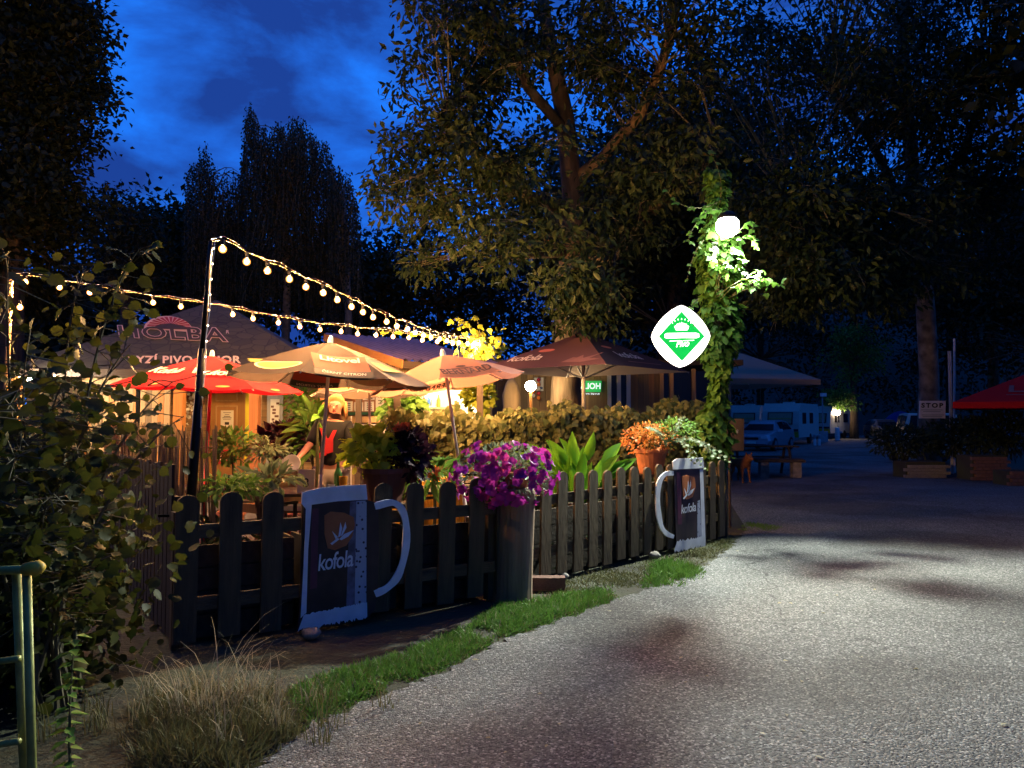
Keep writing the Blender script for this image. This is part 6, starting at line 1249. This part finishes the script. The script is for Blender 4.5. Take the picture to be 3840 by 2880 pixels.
emit('camp_glow', (1, .72, .48), 60); q = W(3140, 1546, 57); cl = thing('camp_lamp', 'warm lamp glowing between the two far campers', 'lamp', q); b = MB(); b.sphere(q, .22, 10, 7); b.build('globe', M['camp_glow'], cl); b = MB(); b.tube([(q.x, q.y, 0), q], .04, 6); b.build('post', M['grey_paint'], cl)
# ================================================================ trees
def pbl(sx, sy, d, rx, ry, rd, w): return (tuple(W(sx, sy, d)), (rx * d / 2884, rd, ry * d / 2884), w)
def Wp(*l): return [W(*p) for p in l]
t0 = Vector((at(2128, 15), 15, .1))
tree('walnut_tree', 'big walnut tree with warm-lit trunk rising behind the plum parasol', t0,
    [([t0, W(2125, 1560, 15), W(2122, 1450, 15), W(2132, 1250, 15), W(2140, 1000, 15), W(2150, 750, 14.8), W(2120, 450, 14.6), W(2060, 150, 14.3), W(2000, -200, 14)], [.40, .33, .29, .26, .24, .21, .18, .13, .08]),
     ([W(2140, 1010, 15), W(2300, 950, 14.6), W(2420, 810, 14), W(2560, 690, 13.4), W(2750, 520, 12.6)], [.17, .15, .14, .10, .06]), ([W(2150, 680, 14.8), W(2260, 590, 14.4), W(2400, 430, 14), W(2480, 250, 13.6), W(2560, -60, 13.2)], [.13, .11, .10, .09, .07]),
     ([W(2140, 800, 14.8), W(1950, 720, 14), W(1780, 560, 13.3), W(1620, 420, 12.8)], [.12, .10, .07, .04]), ([W(2130, 500, 14.6), W(1980, 330, 14), W(1880, 120, 13.4), W(1800, -100, 13)], [.11, .09, .07, .05]), ([W(2140, 950, 15), W(1950, 960, 13.6), W(1780, 1000, 12.6)], [.08, .06, .03]), ([W(2140, 1100, 15), W(2120, 1000, 13.5), W(2150, 1060, 12.4)], [.07, .05, .03])],
    [pbl(1720, 250, 13.2, 260, 300, 1.6, 3), pbl(1600, 620, 13, 200, 250, 1.3, 2), pbl(1560, 950, 13.4, 170, 150, 1.2, .35), pbl(2000, 120, 13.6, 380, 280, 2, 3), pbl(2420, 200, 13.6, 330, 330, 2, 3), pbl(1880, 640, 13, 300, 260, 1.6, 1.8), pbl(1950, 900, 12.4, 260, 150, 1.2, .8), pbl(2150, 1060, 12, 170, 130, .9, .45), pbl(2180, 1200, 12.2, 120, 60, .6, .16), pbl(2500, 600, 12.8, 220, 260, 1.5, 1.8), pbl(2320, 780, 13, 160, 180, 1.2, 1.0), pbl(1900, -350, 13.5, 500, 250, 2.2, 2)],
    330, .27, 74, .155, .45, 'leaf_walnut', 'bark_warm', 'long', .55, branch_r=.014)
t1 = Vector((at(3480, 24), 24, 0))
tree('plane_tree', 'mottled pale-barked tree behind the STOP sign with dark spreading crown', t1,
    [([t1, W(3482, 1560, 24), W(3484, 1400, 23.8), W(3470, 1150, 23), W(3440, 850, 22), W(3400, 400, 21), W(3380, 0, 20)], [.36, .31, .28, .26, .22, .17, .10]), ([W(3470, 1100, 23), W(3300, 900, 20), W(3100, 800, 17.5), W(2900, 760, 15)], [.15, .12, .08, .05]), ([W(3450, 900, 22), W(3250, 500, 19), W(3050, 250, 17)], [.14, .1, .06]), ([W(3440, 850, 22), W(3620, 550, 20), W(3750, 200, 18)], [.13, .1, .06])],
    [pbl(2950, 250, 16, 380, 330, 2.4, 2.6), pbl(3300, 350, 18, 380, 350, 2.6, 3), pbl(2930, 800, 14.5, 260, 230, 1.6, 2.2), pbl(3250, 830, 16, 300, 260, 2, 2.6), pbl(3650, 250, 18, 330, 380, 2.6, 2.6), pbl(3600, 800, 19, 260, 260, 2, 1.8), pbl(3020, 1060, 14, 200, 90, 1.2, .9), pbl(3350, 1060, 15.5, 180, 90, 1.2, .7), pbl(3400, -200, 18, 600, 250, 3, 2)],
    470, .35, 90, .16, .46, 'leaf_walnut', 'bark_pale', 'long', .55, branch_r=.018)
t2 = Vector((at(40, 22), 22, 0))
tree('dark_conifer', 'tall black-looking tree at the left edge against the blue sky', t2, [([t2, W(40, 900, 22), W(60, 300, 22), W(40, -300, 22)], [.4, .33, .22, .1])],
    [pbl(60, 60, 22, 270, 260, 2, 3), pbl(180, 330, 22, 230, 150, 1.8, 2), pbl(120, 560, 22, 230, 160, 1.8, 2), pbl(180, 740, 22, 170, 130, 1.6, 1.4), pbl(30, 850, 22, 260, 220, 2, 2), pbl(-200, 400, 22, 300, 500, 2, 2), pbl(330, 470, 22, 100, 25, .5, .25), pbl(250, 130, 22, 120, 120, 1, .8), pbl(40, 1080, 23, 260, 160, 2, 1.5)],
    430, .45, 80, .22, .6, 'leaf_dark', 'bark', 'simple', .2)
t3 = Vector((at(470, 32), 32, 0))
tree('small_dark_tree', 'smaller rounded dark tree between the left tree and the birches', t3, [([t3, W(470, 1100, 32), W(480, 800, 32)], [.25, .2, .08])], [pbl(440, 860, 32, 130, 140, 2, 2), pbl(530, 900, 32, 80, 150, 1.6, 1.2), pbl(460, 1060, 32, 170, 120, 2, 2)], 120, .5, 60, .22, .5, 'leaf_dark', 'bark', 'simple', .4)
def birch(label, sx0, outline, n_str, d, depth):
    base = Vector((at(sx0, d), d, 0)); root = thing('weeping_birch', label, 'tree', base); tops = min(p[1] for p in outline); tp_ = W(sx0, tops + 90, d)
    tb = MB(); tb.tube([base, base.lerp(tp_, .5) + Vector((.2, 0, 0)), tp_], [.25, .16, .05], 8); tb.build('trunk', M['bark_pale'], root, smooth=True)
    br = MB(); P = []; D = []; xs = [p[0] for p in outline]; ys = [p[1] for p in outline]
    for k in range(n_str):
        sx = random.uniform(xs[0], xs[-1]); ty = float(np.interp(sx, xs, ys)) + random.gauss(0, 14); sy = ty + random.random() ** 1.25 * depth; s = W(sx, sy, d + random.uniform(-1.5, 1.5)); a = tp_.lerp(base, random.uniform(.02, .45)); ln = random.uniform(.6, 2.8)
        if random.random() < .2: br.tube(bezier(a, a.lerp(s, .6) + Vector((0, 0, .7)), s, 4), [.035, .028, .02, .014, .008], 4, False)
        m = int(ln / .10); sway = random.gauss(0, .12)
        for i in range(m): P.append((s.x + sway * i / m + random.gauss(0, .05), s.y + random.gauss(0, .05), s.z - i * .10 + random.gauss(0, .03))); D.append((random.gauss(0, .6), random.gauss(0, .6), -.8))
        br.tube([s, s + Vector((sway, 0, -ln))], .006, 3, False)
    br.build('branches', M['twig'], root); n = len(P); foliage('crown', 'simple', M['leaf_birch'], root, P, D, rnd(n), RNG.uniform(.10, .18, n), .09); return root
birch('larger weeping birch standing dark against the sky', 1060, [(905, 640), (922, 430), (940, 388), (965, 440), (995, 480), (1030, 460), (1075, 470), (1100, 430), (1130, 455), (1180, 500), (1230, 520), (1250, 620), (1275, 690)], 1300, 33, 560)
birch('right-hand weeping birch with trailing strands', 1290, [(1225, 640), (1265, 600), (1300, 640), (1335, 700), (1352, 850)], 230, 32, 330); birch('narrow weeping birch left of the larger birch', 780, [(690, 700), (712, 600), (745, 590), (770, 555), (800, 600), (825, 660), (870, 640), (915, 650)], 620, 34, 430)
# dark wood behind: every tree with its own trunk and crown
bgs = [('round dark tree behind the pavilion roof', 640, 45, 900, 220, 150), ('dark bushy tree left of the birches low down', 720, 42, 960, 200, 130), ('dark tree filling the gap under the birches', 950, 44, 960, 260, 160), ('dark tree on the slope behind the kiosk', 1330, 44, 1050, 220, 130), ('dark tree on the slope left of the walnut trunk', 1650, 46, 1000, 300, 190), ('dark tree on the slope behind the walnut trunk', 2100, 48, 980, 320, 240), ('dark tree on the slope behind the lit sign', 2480, 46, 960, 300, 260), ('dark tall tree behind the caravans', 2850, 66, 1000, 320, 380), ('dark tall tree behind the far campers', 3200, 72, 950, 320, 420), ('dark tall tree beyond the STOP sign', 3560, 62, 950, 330, 420), ('dark tall tree at the right edge', 3900, 50, 900, 320, 460), ('dark tree beyond the far left lamp', 150, 40, 1150, 280, 130)]
for lab, sx, d, cy2, rx, ry in bgs:
    base = Vector((at(sx, d), d, -.1 if d < 62 else .0)); topw = W(sx, cy2 - ry * .6, d)
    tree('background_tree', lab, base, [([base, base.lerp(topw, .5), topw], [.35, .25, .08])], [pbl(sx, cy2, d, rx, ry, 4, 3), pbl(sx + rx * .5, cy2 + ry * .6, d, rx * .6, ry * .7, 3, 1.2), pbl(sx - rx * .5, cy2 + ry * .6, d, rx * .6, ry * .7, 3, 1.2), pbl(sx, cy2 + ry * 1.3, d, rx * .9, ry * .7, 3, 1.5)], 130, .95, 48, .42, .55, 'leaf_dark', 'bark', 'simple', .3, branch_r=.04, twig_n=0, floor=.6)
# the little tree lit green by the camp lamp
b1 = Vector((at(3200, 58), 58, 0)); tree('lit_camp_tree', 'tree by the far campers whose low branch is lit bright green', b1, [([b1, W(3203, 1540, 58), W(3195, 1400, 58), W(3180, 1250, 58)], [.34, .28, .22, .1]), ([W(3198, 1480, 58), W(3160, 1470, 57), W(3120, 1500, 56.8)], [.1, .07, .04])], [pbl(3140, 1495, 56.8, 40, 25, .8, 1.3), pbl(3200, 1330, 58, 130, 110, 2.5, 2.5)], 70, .5, 55, .26, .55, 'leaf_green', 'bark', 'simple', .4)
# unseen trees added behind and beside the viewpoint to block light from the sky
for lab, x, y, h, r in (('added sky-blocking tree beside the road behind the viewpoint to the left', -9, -5, 13, 4.6), ('added sky-blocking tree standing right behind the viewpoint', -1, -11, 14, 5), ('added sky-blocking roadside tree to the far right of the viewpoint', 16, -3, 14, 5), ('added sky-blocking tree to the far left of the viewpoint', -13, 3, 13, 4.4), ('added sky-blocking tree close behind the viewpoint to the left', -5, -7, 13, 4.2)):
    bs = Vector((x, y, 0)); tree('unseen_shade_tree', lab, bs, [([bs, bs + Vector((.2, 0, h * .5)), bs + Vector((0, .2, h * .9))], [.4, .3, .1])], [((x, y, h * .62), (r, r, h * .38), 3), ((x, y, h * .35), (r * .8, r * .8, h * .2), 1)], 230, 1.1, 46, .70, .7, 'leaf_dark', 'bark', 'simple', .3, branch_r=.04, twig_n=0)
for lab, x, y, h, r in (('added shade tree right of the road whose crown arches over the asphalt', 16, 13, 13.5, 6.5), ('added shade tree at the far right beyond the red parasol', 27, 31, 15, 8), ('added shade tree behind the plank building', 7.0, 34, 16, 7.5), ('added shade tree above the parked caravans', 15, 54, 18, 9), ('added shade tree beyond the parking at far right', 35, 56, 18, 9), ('added shade tree whose crown hangs over the road above the viewpoint', 9, 4, 13, 5.5)):  # extra trees added over road and campsite to cut the blue skylight
    bs = Vector((x, y, 0)); tree('added_shade_tree', lab, bs, [([bs, bs + Vector((.3, .2, h * .5)), bs + Vector((0, .2, h * .95))], [.42, .3, .1])], [((x, y, h * .72), (r, r, h * .27), 3), ((x, y, h * .58), (r * .9, r * .9, h * .14), 1)], 420, .85, 75, .30, .65, 'leaf_dark', 'bark', 'simple', .4, branch_r=.03, twig_n=2)
